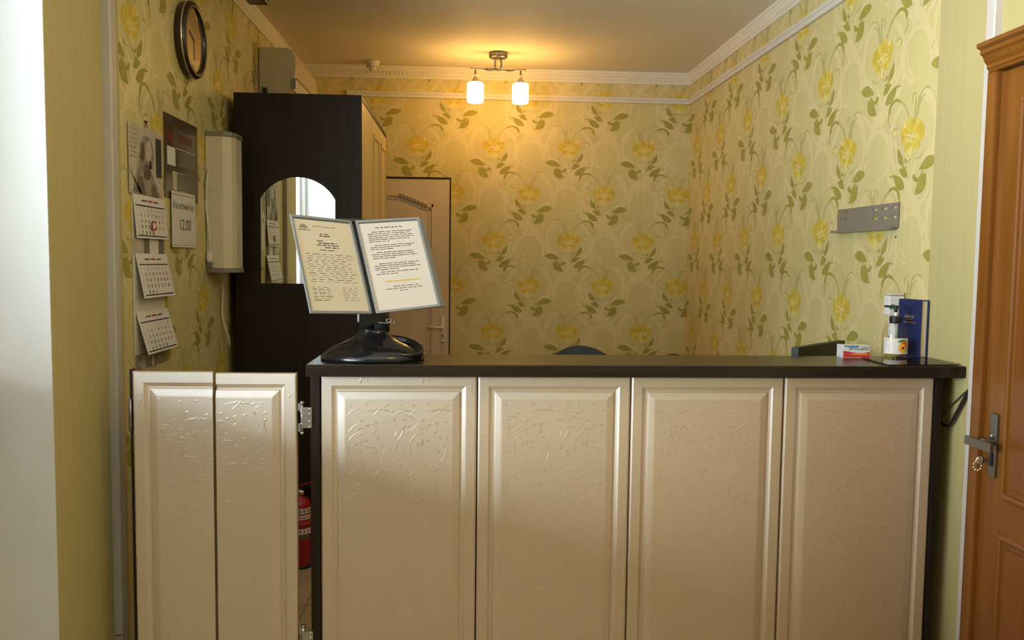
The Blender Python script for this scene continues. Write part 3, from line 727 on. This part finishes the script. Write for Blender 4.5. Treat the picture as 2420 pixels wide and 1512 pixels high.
for k in range(7): F.words(m, .012, .075, Hh-.018-k*.0155, .005, 'photo3', rr, .0022)
m.build('picture_sheet', g)
m = MB(); m.tube([(XL+.002, 3.147, 1.958), (XL+.012, 3.147, 1.955)], .003, 'blackmatte', 8); m.tube([(XL+.006, 3.135, 1.935), (XL+.006, 3.147, 1.955), (XL+.006, 3.160, 1.935)], .0018, 'nickel', 6); m.build('hanger', g)
m = MB(); B = Frame((XL+.003, 3.01, 1.085), (0, 1, 0), (0, 0, 1), (1, 0, 0))
B.slab(m, 0, .305, 0, .610, 'page', -.001, .001); B.rect(m, 0, .305, .404, .46, 'boardgrey', .0013); B.rect(m, .0, .10, .404, .46, 'photo1', .0014); B.rect(m, .155, .245, .404, .46, 'page', .0015)
rr = random.Random(2)
for k in range(7): B.rect(m, .262+rr.uniform(0, .02), .262+rr.uniform(.02, .04), .408+k*.007, .411+k*.007, 'ink', .0018)
B.rect(m, 0, .305, 0, .055, 'photo3', .0013); B.poly(m, [(.05, .0), (.06, .05), (.10, .05), (.09, 0)], 'photo1', .0016); B.poly(m, [(.16, .0), (.165, .035), (.18, .035), (.175, 0)], 'page', .0017)
m.build('backing_sheet', g)
def month(zt, h, out, shift, first, ndays, week):
    m = MB(); tilt = math.asin(min(.9, out/h)); w_ = .312
    F = Frame((XL+.006+out, 3.012+shift, zt-h*math.cos(tilt)), (0, 1, shift*-.4), (-math.sin(tilt), 0, math.cos(tilt)), (math.cos(tilt), 0, math.sin(tilt)))
    F.slab(m, 0, w_, 0, h, 'page', -.0012, 0)
    F.rect(m, .012, w_-.012, h*.735, h*.765, 'navy'); F.rect(m, .012, w_-.012, h*.045, h*.075, 'navy')
    F.words(m, .075, .125, h*.87, .006, 'ink', random.Random(first), gap=.002); F.words(m, .19, .24, h*.87, .006, 'ink', random.Random(first+9), gap=.002); F.rect(m, .135, .178, h*.85, h*.895, 'red')
    day = 1-first
    for r in range(5):
        v = h*(.665-.135*r); F.text(m, str(week+r), .0085, .022, v, 'inkgrey')
        for c in range(7):
            if 1 <= day <= ndays: F.text(m, str(day), .0165, .058+c*.0345, v, 'red' if c > 4 else 'ink', sx=.95, bold=.0002)
            day += 1
        F.text(m, str(week+r), .0085, w_-.018, v, 'inkgrey')
    m.build('month_sheet', g)
    return F
month(1.696, .152, .012, .0, 2, 30, 14)
mk = MB(); K = Frame((XL+.0215, 3.012, 1.545), (0, 1, 0), (0, 0, 1), (1, 0, 0)); K.slab(mk, .135, .172, .030, .062, 'red', 0, .001); K.slab(mk, .141, .166, .036, .056, 'page', .001, .0014); mk.build('date_marker', g)
month(1.492, .158, .030, .012, 0, 31, 18)
month(1.288, .152, .040, .010, 3, 30, 22)

# brown information board
g = thing('information_board', (XL, 3.54, 1.86), 'brown acrylic information board with clear pockets above the twelve o\'clock sign', 'board')
F = Frame((XL, 3.338, 1.706), (0, 1, 0), (0, 0, 1), (1, 0, 0)); W, Hh = .405, .318
m = MB(); F.slab(m, 0, W, 0, Hh, 'boardbrown', 0, .004); m.build('backboard', g)
m = MB(); F.slab(m, .035, .10, .21, .262, 'boardred', .004, .0046); F.slab(m, .10, .37, .20, .275, 'boardpale', .004, .005); F.slab(m, .15, .33, .226, .258, 'boardred', .0051, .0055); m.build('title_panel', g)
m = MB(); F.slab(m, .028, .118, .126, .196, 'page', .0045, .006); m.build('paper_insert', g)
m = MB(); F.slab(m, .130, .36, .130, .195, 'boardgrey', .0045, .006); F.slab(m, .136, .165, .134, .190, 'boardpale', .0062, .0068); F.slab(m, .128, .366, .196, .1985, 'page', .005, .007); m.build('pocket', g)
m = MB(); F.slab(m, .088, .135, .034, .102, 'photo1', .0045, .006); F.slab(m, .140, .23, .030, .100, 'boardgrey', .0045, .006); F.slab(m, .088, .23, .102, .1045, 'page', .005, .007); m.build('pocket', g)
m = MB(); F.slab(m, .012, .085, .02, .095, 'boardpale', .004, .0045); m.build('pocket', g)

# checkout sign
g = tag(MB().box(0, 0, 0, 0, 0, 0, 'page').build('tmp'), None) if 0 else None
m = MB(); F = Frame((XL+.010, 3.392, 1.518), (0, 1, 0), (0, 0, 1), (1, 0, 0)); W, Hh = .290, .218
F.slab(m, 0, W, 0, Hh, 'page', -.0008, 0); F.slab(m, .006, W-.006, Hh-.014, Hh-.011, 'inkgrey', .0001, .0004); F.slab(m, .006, W-.006, .008, .0095, 'inkgrey', .0001, .0004)
vs, fs = text2d('Расчетный час', 1, 'LEFT', yal='BOTTOM_BASELINE')
fs = [f for f in fs if not all(3.42 < vs[i][0] < 3.93 for i in f)]      # the letter between the fourth and fifth stems is drawn from bars
for a, b, c, e in ((3.45, 3.535, 0, .54), (3.79, 3.875, 0, .54), (3.535, 3.79, .24, .315)):
    n_ = len(vs); vs += [(a, c), (b, c), (b, e), (a, e)]; fs.append([n_, n_+1, n_+2, n_+3])
xm = max(v[0] for v in vs); m.raw([F.p(W/2+(x-xm/2)*.036, Hh*.755+(y-.36)*.036, .0006) for x, y in vs], fs, 'ink')
F.text(m, '12.00', .062, W*.54, Hh*.40, 'ink', sx=1.1)
tag(m.build('paper_sign', fix=False), 'white paper sign reading 12.00, hung under the brown board', 'sign')

# ------------------------------------------------------------------ display stand on the counter
B = Vector((-.272, 2.630, 1.316)); T = Vector((-.347, 2.728, 1.600)); sp = T-B
eL = Vector((-.160, -.153, .010)); eR = Vector((.200, .096, .019))
g = thing('document_stand', (-.284, 2.735, CT), 'desktop document stand holding two open grey framed pages on a glossy black base', 'document stand')
m = MB(); m.lathe([(.162, 0), (.164, .006), (.163, .014), (.156, .021), (.128, .040), (.095, .054), (.072, .064), (.055, .075), (.046, .086), (.043, .092), (.043, .096), (.036, .098)], (-.284, 2.735, CT), 'black', 56, sx=1, sy=.76)
bowl = MB(); bowl.lathe([(.080, -.030), (.084, -.006), (.084, .010), (.081, .0155), (.076, .016), (.071, .011), (.058, -.002), (.035, -.011), (0, -.014)], (0, 0, 0), 'black', 48, sx=1, sy=.80)
q = Matrix.Translation((-.284+.078, 2.735-.030, CT+.036)) @ Matrix.Rotation(math.radians(20), 4, 'X') @ Matrix.Rotation(math.radians(9), 4, 'Y')
bowl.v = [tuple(q @ Vector(v)) for v in bowl.v]; bowl.v = [(a, b, max(c, CT+.0005)) for a, b, c in bowl.v]
m.build('base', g); bowl.build('oval_tray', g)

m = MB(); m.tube([(-.300, 2.735, CT+.088), (-.300, 2.735, CT+.150)], .026, 'black', 24); m.tube([(-.262, 2.742, CT+.088), (-.262, 2.742, CT+.150)], .028, 'blackmatte', 24)
m.box(-.332, -.238, 2.705, 2.765, CT+.112, CT+.165, 'black', .008); m.build('neck', g)
n0 = (sp.cross(eR)).normalized()
bk = Vector((-.35, .93, 0)).normalized()
m = MB(); m.obox(B+sp*.20+bk*.045, (.07, 0, 0), bk*.05, sp*.32, 'blackmatte'); m.obox(B+sp*.52+bk*.022, (.045, .01, 0), bk*.016, sp*1.02, 'blackmatte')
m.obox(T+sp*.012+bk*.02, (.085, .02, 0), bk*.03, sp.normalized()*.010, 'blackmatte'); m.build('spine_holder', g)
m = MB(); m.tube([(-.263, 2.69, 1.286), (-.232, 2.685, 1.284)], .0022, 'gold', 8); m.tube(spline([(-.232, 2.685, 1.284), (-.222, 2.684, 1.292), (-.230, 2.684, 1.298), (-.238, 2.684, 1.292), (-.222, 2.684, 1.284), (-.212, 2.684, 1.286), (-.214, 2.684, 1.292)], 5), .0017, 'steel', 6); m.build('retaining_pin', g)
def sleeve(o, u, v, paper, lines, name='page_sleeve', edge='greylight'):
    n = Vector(u).cross(Vector(v)); F = Frame(o, u, v, n); W, Hh = Vector(u).length, Vector(v).length; b = .0075
    m = MB()
    F.slab(m, 0, W, 0, b, edge, -.002, .004); F.slab(m, 0, W, Hh-b, Hh, edge, -.002, .004); F.slab(m, 0, b, b, Hh-b, edge, -.002, .004); F.slab(m, W-b, W, b, Hh-b, edge, -.002, .004)
    F.slab(m, b*.6, W-b*.6, b*.6, Hh-b*.6, 'grey', -.0016, -.0004)
    f = m.build(name, g)
    if paper:
        m = MB(); F.slab(m, b, W-b, b, Hh-b-.004, paper, .0002, .0010); lines(F, m, W, Hh); m.build('document', f, fix=False)
    return f
def left_doc(F, m, W, Hh):
    r = random.Random(21); d = .0014
    F.poly(m, [(.022, Hh-.040), (.026, Hh-.031), (.035, Hh-.026), (.045, Hh-.028), (.052, Hh-.035), (.054, Hh-.040)], 'inkgrey', d); F.words(m, .02, .06, Hh-.045, .003, 'ink', r, d)
    F.words(m, .07, .155, Hh-.031, .0032, 'inkgrey', r, d)
    for v, a, b_, h in ((.055, .09, .125, .003), (.062, .088, .125, .004), (.078, .075, .105, .003), (.085, .08, .145, .0035), (.092, .072, .15, .0035), (.099, .10, .15, .003), (.108, .08, .135, .0028)): F.words(m, a, b_, Hh-v, h, 'ink', r, d)
    for k in range(14): F.words(m, .022+r.uniform(0, .012), .195-r.uniform(0, .02), Hh-.122-k*.0068, .0019, 'inkgrey' if k % 3 else 'ink', r, d, .012)
    for k in range(8): F.words(m, .025, .10-r.uniform(0, .02), Hh-.228-k*.0058, .0020, 'ink' if k % 2 else 'inkgrey', r, d, .006); F.words(m, .13, .185, Hh-.228-k*.0058, .0018, 'inkgrey', r, d, .01)
def right_doc(F, m, W, Hh):
    r = random.Random(8); d = .0014
    F.words(m, .06, .150, Hh-.028, .0032, 'ink', r, d)
    for a0_, n, i0 in ((.042, 6, .04), (.088, 3, .03), (.112, 4, .03), (.150, 4, .03), (.178, 2, .04)):
        for k in range(n): F.words(m, .030+(.015 if k == 0 else 0), (.185 if k < n-1 else .11)-r.uniform(0, .02), Hh-a0_-k*.0066, .0024, 'ink', r, d, .003)
    F.rect(m, .052, .168, Hh-.2125, Hh-.2085, 'yellowmark', d); F.words(m, .053, .167, Hh-.2105, .0012, 'inkgrey', r, d+.0003)
    for k, (a, b_) in enumerate(((.075, .16), (.05, .178), (.095, .122))): F.words(m, a, b_, Hh-.228-k*.0075, .0024, 'ink', r, d, .004)
sleeve(B+eL*1.02, -eL*.985, sp, 'pagewarm', left_doc, edge='greylight')
for k, (ang, sft) in enumerate(((.05, .004), (.035, .003), (.018, .0015))):
    q = Matrix.Rotation(ang, 3, sp.normalized()); sleeve(B+bk*(.006*(3-k))+eR.normalized()*(.026-.007*k), q @ eR, sp*.995, None, None, edge='grey')
sleeve(B+eR*.035, eR*.965, sp, 'docpage', right_doc, edge='greylight')

# ------------------------------------------------------------------ other things on the counter
g = thing('soap_bottle', (1.478, 2.853, CT), 'clear pump bottle with black pump and a peach on its label', 'bottle')
bx, by = 1.478, 2.853
m = MB(); m.lathe([(.036, 0), (.040, .003), (.0415, .010), (.0415, .078), (.039, .094), (.032, .108), (.022, .117), (.015, .120), (.015, .128)], (bx, by, CT), 'clear', 40); m.build('bottle_body', g)
m = MB(); m.lathe([(.0175, .118), (.0185, .120), (.0185, .140), (.017, .142), (0, .142)], (bx, by, CT), 'blackmatte', 24)
for k in range(24):
    a = 2*PI*k/24; m.obox((bx+.0186*math.cos(a), by+.0186*math.sin(a), CT+.130), (.001*math.cos(a), .001*math.sin(a), 0), (-.002*math.sin(a), .002*math.cos(a), 0), (0, 0, .018), 'blackmatte')
m.build('collar', g)
m = MB(); m.lathe([(.0055, .142), (.0055, .156), (0, .156)], (bx, by, CT), 'cartonwhite', 16); m.build('pump_stem', g)
m = MB(); m.lathe([(.005, .155), (.006, .163), (.009, .176), (.008, .179), (0, .180)], (bx, by, CT), 'blackmatte', 20); m.obox((bx-.010, by+.018, CT+.1745), (.009, 0, 0), (-.018, .036, 0), (0, 0, .007), 'blackmatte'); m.build('pump_head', g)
m = MB(); m.tube([(bx, by, CT+.118), (bx-.003, by, CT+.010)], .0032, 'cartonwhite', 8); m.build('dip_tube', g)
m = MB()
def cyl(a, z, d=0): return (bx+(.0420+d)*math.sin(a), by-(.0420+d)*math.cos(a), CT+z)
for k in range(20):
    a0, a1 = -1.35+2.55*k/20, -1.35+2.55*(k+1)/20; m.poly([cyl(a0, .016), cyl(a1, .016), cyl(a1, .070), cyl(a0, .070)], 'label')
rr = random.Random(4)
for k in range(9):
    z = .028+k*.0045; m.poly([cyl(-1.2, z, .0003), cyl(-.75-rr.uniform(0, .2), z, .0003), cyl(-.75-rr.uniform(0, .2), z+.0022, .0003), cyl(-1.2, z+.0022, .0003)], 'inkgrey')
    m.poly([cyl(.80, z, .0003), cyl(1.1, z, .0003), cyl(1.1, z+.0025, .0003), cyl(.80, z+.0025, .0003)], 'inkgrey')
def blob(ca, cz, ra, rz, mt, d, tilt=0):
    vs = [cyl(ca, cz, d)]; K = 24
    for q in (.34, .67, 1):
        for k in range(K):
            t = 2*PI*k/K; a, b = ra*q*math.cos(t), rz*q*math.sin(t)
            vs.append(cyl(ca+(a*math.cos(tilt)-b*math.sin(tilt))/.042, cz+a*math.sin(tilt)+b*math.cos(tilt), d))
    fs = [(0, 1+k, 1+(k+1) % K) for k in range(K)]
    for q in range(2): fs += [(1+q*K+k, 1+(q+1)*K+k, 1+(q+1)*K+(k+1) % K, 1+q*K+(k+1) % K) for k in range(K)]
    m.raw(vs, fs, mt)
blob(.34, .046, .0165, .015, 'peach', .0004); blob(.18, .036, .0145, .0155, 'peachflesh', .0007, .4); blob(.20, .037, .0062, .0040, 'peachpit', .0010, -.5); blob(.04, .061, .012, .0042, 'leafgreen', .0008, .2); blob(.30, .060, .008, .003, 'peach', .0006, .7)
m.build('label', g, fix=False)

g = thing('book', (1.56, 2.89, CT), 'thick navy hardback book with gold lettering standing upright against the wall', 'book')
p0, p1 = Vector((1.541, 2.950, CT)), Vector((1.5595, 2.838, CT)); e = (p1-p0).normalized(); nn = Vector((-e.y, e.x, 0)); 
if nn.x < 0: nn = -nn
L = (p1-p0).length; Hb = .198; th = .030; up = Vector((0, 0, 1))
for off, nm in ((0, 'front_cover'), (th-.003, 'back_cover')):
    m = MB(); m.obox(p0+e*L/2+nn*(off+.0015)+up*Hb/2, e*L, nn*.003, up*Hb, 'bookblue')
    if nm == 'front_cover':
        F = Frame(p0-nn*.0001, e, up, -nn); r = random.Random(6)
        F.words(m, .030, .078, .139, .010, 'gold', r, .0004, .0015); F.words(m, .037, .070, .129, .0035, 'gold', r, .0004, .002); F.words(m, .026, .086, .119, .0055, 'gold', r, .0004, .0015)
    m.build(nm, g, fix=False)
m = MB(); m.tube([p0+nn*th/2+up*.0, p0+nn*th/2+up*Hb], th/2, 'bookblue', 14); m.build('spine', g)
m = MB(); m.obox(p0+e*(L/2-.001)+nn*th/2+up*(Hb/2), e*(L-.008), nn*(th-.007), up*(Hb-.008), 'pagesedge'); m.build('page_block', g)

g = thing('spray_bottle', (1.535, 2.985, CT), 'white capped bottle with pale yellow body, half hidden behind the navy book', 'bottle')
g.location = (1.560, 3.02, .742)
m = MB(); m.lathe([(.028, 0), (.030, .004), (.030, .44), (.024, .47), (.017, .483)], (1.560, 3.02, .742), 'yellowbody', 24, sx=.9, sy=1.1); m.build('bottle_body', g)
m = MB(); m.lathe([(.019, .483), (.020, .49), (.020, .535), (.018, .54), (0, .54)], (1.560, 3.02, .742), 'cartonwhite', 20)
m.box(1.527, 1.586, 3.00, 3.04, 1.300, 1.372, 'cartonwhite', .006); m.box(1.530, 1.584, 3.0, 3.04, 1.373, 1.384, 'pagewarm', .004); m.build('cap', g)
m = MB(); m.obox((1.537, 2.9985, 1.333), (.012, 0, 0), (0, .002, 0), (.006, 0, .016), 'leafgreen'); m.build('trigger', g)

g = thing('medicine_carton', (1.338, 2.858, CT), 'small red, white and blue cardboard carton beside the soap bottle', 'carton')
m = MB(); m.box(1.291, 1.386, 2.838, 2.886, CT, CT+.043, 'cartonwhite', .0008); m.build('box_body', g)
m = MB(); F = Frame((1.2925, 2.8378, CT+.0015), (1, 0, 0), (0, 0, 1), (0, -1, 0)); W = .092
wv = lambda u: .0185+.0035*math.cos(u/W*5.0)
F.poly(m, [(0, 0), (W, 0)]+[(W-W*k/12, wv(W-W*k/12)) for k in range(13)], 'cartonred', .0005); F.poly(m, [(0, .040), (.006, .036), (.03, .032), (.052, .034), (.056, .040)], 'cartonblue', .0005)
r = random.Random(3); F.words(m, .02, .055, .0285, .003, 'navy', r, .0007); F.words(m, .03, .085, .012, .004, 'peachflesh', r, .0007, .001); F.words(m, .055, .088, .027, .002, 'ink', r, .0007)
for k in range(6): F.poly(m, [(.058+k*.005, .025), (.060+k*.005, .025), (.067+k*.005, .038), (.065+k*.005, .038)], 'inkgrey', .0006)
m.build('printed_front', g, fix=False)

g = thing('acrylic_desk_sheet', (1.46, 2.71, CT), 'clear acrylic sheet over printed cards at the wall end of the counter top', 'desk sheet')
q = [(1.343, 2.806), (1.337, 2.615), (1.580, 2.632), (1.583, 2.822)]
m = MB(); m.extrude([(x+(.004 if x < 1.4 else -.004), y+(.006 if y < 2.7 else -.03), CT+.0003) for x, y in q], (0, 0, 0), (0, 0, .0010), 'blackmatte')
F = Frame((1.343, 2.625, CT+.0013), (1, .05, 0), (0, 1, 0), (0, 0, 1)); r = random.Random(14)
for k in range(9): F.words(m, .012+r.uniform(0, .06), .225-r.uniform(0, .05), .012+k*.017, .004, 'page', r, .0003, .012)
F.rect(m, .07, .11, .02, .14, 'peach', .0005); F.rect(m, .15, .225, .120, .150, 'page', .0005); F.rect(m, .02, .06, .085, .150, 'boardgrey', .0005)
m.build('printed_card', g, fix=False)
m = MB(); m.extrude([(x, y, CT+.0024) for x, y in q], (0, 0, 0), (0, 0, .0030), 'sheet'); m.build('clear_sheet', g)

# ------------------------------------------------------------------ behind the counter
g = thing('office_desk', (.9, 3.25, 0), 'plain dark desk close behind the counter, below its worktop', 'desk')
m = MB(); m.box(.12, 1.585, 2.905, 3.52, .715, .742, 'wenge_top', .002); m.build('desktop', g)
for x in (.13, 1.555):
    m = MB(); m.box(x, x+.022, 2.92, 3.48, 0, .715, 'wenge', .001); m.build('side_panel', g)
m = MB(); m.box(.152, 1.555, 2.93, 2.948, .35, .715, 'wenge'); m.build('modesty_panel', g)
g = thing('computer_monitor', (1.31, 3.06, .742), 'black monitor showing only its slanted top corner behind the carton', 'monitor')
A, Bm = Vector((1.172, 2.958, 0)), Vector((1.47, 3.245, 0)); e = (Bm-A).normalized(); nr = Vector((e.y, -e.x, 0)); zt = 1.188; L = (Bm-A).length
m = MB(); m.obox((A+Bm)/2+Vector((0, 0, zt-.15)), e*L, nr*.026, (0, 0, .30), 'blackmatte'); m.build('screen_housing', g)
m = MB(); m.obox((A+Bm)/2+Vector((0, 0, zt-.15))-nr*.0135, e*(L-.03), nr*.001, (0, 0, .27), 'photo4'); m.build('screen', g)
c = (A+Bm)/2
m = MB(); m.obox(c+nr*.018+Vector((0, 0, .86)), e*.05, nr*.016, (0, 0, .20), 'blackmatte'); m.obox(c+nr*.01+Vector((0, 0, .748)), e*.2, nr*.15, (0, 0, .012), 'blackmatte'); m.build('stand', g)
def office_chair(x, y, ztop, w_, mt, label):
    g = thing('office_chair', (x, y, 0), label, 'chair', None)
    m = MB(); n = 16; vs = []; fs = []
    for j in range(10):
        t = j/9; z = ztop-.52*t
        for i in range(n+1):
            a = -1+2*i/n; hw = w_*(.55+.45*min(1, (t*3.2)**.5)) if t > 0 else w_*.5
            rise = .030*(1-a*a) if j == 0 else 0
            vs.append((x+a*hw, y+.04*t-.05*a*a, z-.030*a*a*(1-t)**4*1.4))
    k = len(vs); vs += [(p[0], p[1]+.035, p[2]) for p in vs]
    W_ = n+1
    for j in range(9):
        for i in range(n):
            a = j*W_+i; fs += [(a, a+1, a+W_+1, a+W_), (k+a, k+a+W_, k+a+W_+1, k+a+1)]
    for i in range(n): fs += [(i, k+i, k+i+1, i+1), (9*W_+i, 9*W_+i+1, k+9*W_+i+1, k+9*W_+i)]
    for j in range(9): fs += [(j*W_, (j+1)*W_, k+(j+1)*W_, k+j*W_), (j*W_+n, k+j*W_+n, k+(j+1)*W_+n, (j+1)*W_+n)]
    m.raw(vs, fs, mt, True); m.build('backrest', g)
    m = MB(); m.box(x-.24, x+.24, y+.02, y+.48, .44, .51, mt, .03); m.build('seat', g)
    m = MB(); m.tube([(x, y+.01, .60), (x, y-.03, .50), (x, y+.05, .42), (x, y+.22, .42)], .02, 'blackmatte', 10); m.build('back_support', g)
    m = MB(); m.lathe([(.028, .09), (.028, .28), (.018, .28), (.018, .44)], (x, y+.25, 0), 'blackmatte', 18); m.build('gas_column', g)
    for q in range(5):
        a = 2*PI*q/5+.3; m = MB(); ex, ey = x+.27*math.cos(a), y+.25+.27*math.sin(a)
        m.tube([(x, y+.25, .11), (ex, ey, .075)], [.026, .016], 'blackmatte', 10); lg = m.build('leg', g)
        m = MB(); m.lathe([(0, -.014), (.022, -.014), (.025, -.008), (.025, .008), (.022, .014), (0, .014)], (ex, ey, .0252), 'blackmatte', 16, (-math.sin(a), math.cos(a), 0)); m.tube([(ex, ey, .03), (ex, ey, .08)], .006, 'steel', 8); m.build('caster', lg)
    return g
office_chair(.515, 3.72, 1.110, .25, 'chair1', 'dark grey office chair whose rounded back rises just above the counter')
office_chair(1.08, 4.30, 1.012, .20, 'chair2', 'dark maroon office chair barely showing above the counter, nearer the patterned side wall')

# fire extinguisher
ex, ey = -.772, 4.095
g = thing('fire_extinguisher', (ex, ey, 0), 'red fire extinguisher standing on the floor behind the gap beside the gate', 'fire extinguisher')
m = MB(); m.lathe([(.050, 0), (.055, .004), (.055, .285), (.051, .310), (.038, .333), (.018, .345), (.018, .352)], (ex, ey, 0), 'extred', 32); m.lathe([(.0555, .0), (.0555, .014)], (ex, ey, 0), 'blackmatte', 32); m.build('cylinder_body', g)
m = MB()
for k in range(24):
    a0, a1 = -1.4+2.8*k/24, -1.4+2.8*(k+1)/24
    pt = lambda a, z, d: (ex+(.0552+d)*math.sin(a), ey-(.0552+d)*math.cos(a), z)
    for z0, z1, mt, d in ((.150, .295, 'label', .0003),): pass
    for z0, z1, mt in ((.268, .295, 'pagewarm'), (.240, .262, 'pagewarm'), (.214, .232, 'cartonred'), (.205, .213, 'ink'), (.170, .196, 'label'), (.145, .166, 'boardgrey')):
        m.poly([pt(a0, z0, .0004), pt(a1, z0, .0004), pt(a1, z1, .0004), pt(a0, z1, .0004)], mt)
    if k % 3 == 1:
        for z0, z1, mt in ((.273, .288, 'ink'), (.246, .254, 'red'), (.176, .190, 'red'), (.150, .158, 'ink')): m.poly([pt(a0, z0, .0008), pt(a1, z0, .0008), pt(a1, z1, .0008), pt(a0, z1, .0008)], mt)
m.build('instruction_label', g, fix=False)
m = MB(); m.lathe([(.016, .350), (.018, .354), (.018, .372), (.010, .378), (0, .378)], (ex, ey, 0), 'steel', 18); m.lathe([(.0, 0), (.012, 0), (.012, .008), (0, .009)], (ex+.012, ey-.016, .362), 'chrome', 14, (.5, -1, 0)); m.build('valve', g)
m = MB(); m.obox((ex+.02, ey, .385), (.09, 0, .012), (0, .018, 0), (0, 0, .004), 'blackmatte'); m.obox((ex+.022, ey, .402), (.09, 0, .026), (0, .016, 0), (0, 0, .004), 'extred'); m.build('lever', g)
m = MB(); m.tube(spline([(ex-.016, ey, .362), (ex-.055, ey+.0, .345), (ex-.066, ey, .28), (ex-.066, ey, .16)], 6), .007, 'blackmatte', 10); m.build('hose', g)

# bracket on the right wall
g = thing('metal_bracket', (XR, 3.33, 1.66), 'slotted grey metal bracket screwed to the flowered wall', 'bracket')
ys = [3.075, 3.088, 3.122, 3.160, 3.198, 3.236, 3.274, 3.590]; holes_y = ((3.088, 3.122), (3.160, 3.198), (3.236, 3.274)); zs = [1.622, 1.6555, 1.6645, 1.690, 1.6985, 1.712]; holes_z = ((1.6555, 1.6645), (1.690, 1.6985))
m = MB()
for i in range(len(ys)-1):
    for j in range(len(zs)-1):
        if (ys[i], ys[i+1]) in holes_y and (zs[j], zs[j+1]) in holes_z: continue
        m.box(XR-.006, XR-.004, ys[i], ys[i+1], zs[j], zs[j+1], 'bracket')
m.box(XR-.004, XR, 3.50, 3.57, 1.64, 1.70, 'bracket'); m.box(XR-.0068, XR-.006, 3.503, 3.513, 1.692, 1.706, 'nickel'); m.box(XR-.0068, XR-.006, 3.503, 3.515, 1.667, 1.673, 'nickel')
m.build('plate', g)
m = MB(); m.extrude([(XR-.005, 3.075, 1.622), (XR-.034, 3.075, 1.614), (XR-.034, 3.075, 1.622), (XR-.0355, 3.075, 1.622), (XR-.0355, 3.075, 1.612), (XR-.005, 3.075, 1.6195)], (0, 0, 0), (0, .515, 0), 'bracket'); m.build('lip', g)
tag(MB().lathe([(.004, 0), (.003, .003), (0, .004)], (XR, 3.098, 1.585), 'blackmatte', 10, (-1, 0, 0)).build('wall_screw'), 'tiny dark screw in the flowered wall just below the metal bracket', 'screw')

# cables at the wall end of the counter
m = MB(); m.tube(spline([(1.54, 2.80, 1.02), (1.560, 2.752, 1.000), (1.572, 2.715, .972), (1.578, 2.690, .963), (1.578, 2.665, .972), (1.580, 2.62, 1.035), (1.584, 2.585, 1.092), (1.586, 2.566, 1.115)], 8), .0055, 'blackmatte', 10)
tag(m.build('black_cable'), 'black cable sagging along the wall from the counter to the white trunking', 'cable')
m = MB(); m.tube(spline([(1.545, 2.80, .90), (1.575, 2.742, .955), (1.584, 2.70, 1.01), (1.587, 2.64, 1.06), (1.588, 2.60, 1.09), (1.588, 2.566, 1.11)], 8), .0022, 'nickel', 8)
tag(m.build('thin_cable'), 'thin grey wire beside the sagging black cable', 'cable')

# ------------------------------------------------------------------ light
W = bpy.data.worlds.new('overcast_sky'); S.world = W; W.use_nodes = True
bgn = W.node_tree.nodes['Background']; bgn.inputs['Color'].default_value = (.80, .92, 1.0, 1); bgn.inputs['Strength'].default_value = 48
def light(name, typ, loc, energy, color, **kw):
    l = bpy.data.lights.new(name, typ); l.energy = energy; l.color = color
    for k, v in kw.items(): setattr(l, k, v)
    o = bpy.data.objects.new(name, l); C.objects.link(o); o.location = loc; return o
p = light('window_portal', 'AREA', (NX-.11, (WY0+WY1)/2, (WZ0+WZ1)/2), 1, (1, 1, 1), shape='RECTANGLE', size=WZ1-WZ0, size_y=WY1-WY0)
p.rotation_euler = Vector((1, 0, 0)).to_track_quat('-Z', 'Y').to_euler(); p.data.cycles.is_portal = True
d = Vector((1, 0, 0)); q = d.to_track_quat('-Z', 'Y'); p.rotation_euler = q.to_euler()
p.data.size, p.data.size_y = WY1-WY0, WZ1-WZ0
s = light('low_bright_sky', 'SUN', (-4, -3, 2.5), 4.6, (.84, .94, 1.0), angle=math.radians(14))
s.rotation_euler = Vector((.67, .74, -.22)).to_track_quat('-Z', 'Y').to_euler()
light('hall_warm_fill', 'POINT', (.5, 1.75, 2.38), 16, (1.0, .66, .36), shadow_soft_size=.13)  # added warm fill over the entrance side, no fixture built

# ------------------------------------------------------------------ camera
cam = bpy.data.cameras.new('camera'); co = bpy.data.objects.new('camera', cam); C.objects.link(co); S.camera = co
cam.sensor_width = 36; cam.lens = 36*2030/2420; cam.clip_start = .02
f = Vector((-115, 147, 2030)).normalized(); roll = .012
u = Vector((math.sin(roll), math.cos(roll), 0)); u.z = -(u.x*f.x+u.y*f.y)/f.z; u.normalize(); x = u.cross(f)
# rows of the world-to-camera matrix (right, up, forward) in world axes X, Y (depth), Z (up)
right = Vector((x.x, f.x, u.x)); upv = Vector((x.y, f.y, u.y)); fw = Vector((x.z, f.z, u.z))
R3 = Matrix((right, upv, -fw)).transposed()
co.matrix_world = Matrix.Translation((0, 0, 1.49)) @ R3.to_4x4()

S.view_settings.view_transform = 'Standard'; S.view_settings.look = 'None'; S.view_settings.gamma = 1; S.view_settings.use_curve_mapping = False
S.view_settings.exposure = 0.0
cy_ = S.cycles
cy_.max_bounces = 8; cy_.diffuse_bounces = 4; cy_.glossy_bounces = 4; cy_.transparent_max_bounces = 12; cy_.transmission_bounces = 6
cy_.caustics_reflective = False; cy_.caustics_refractive = False; cy_.sample_clamp_indirect = 4; cy_.use_denoising = True
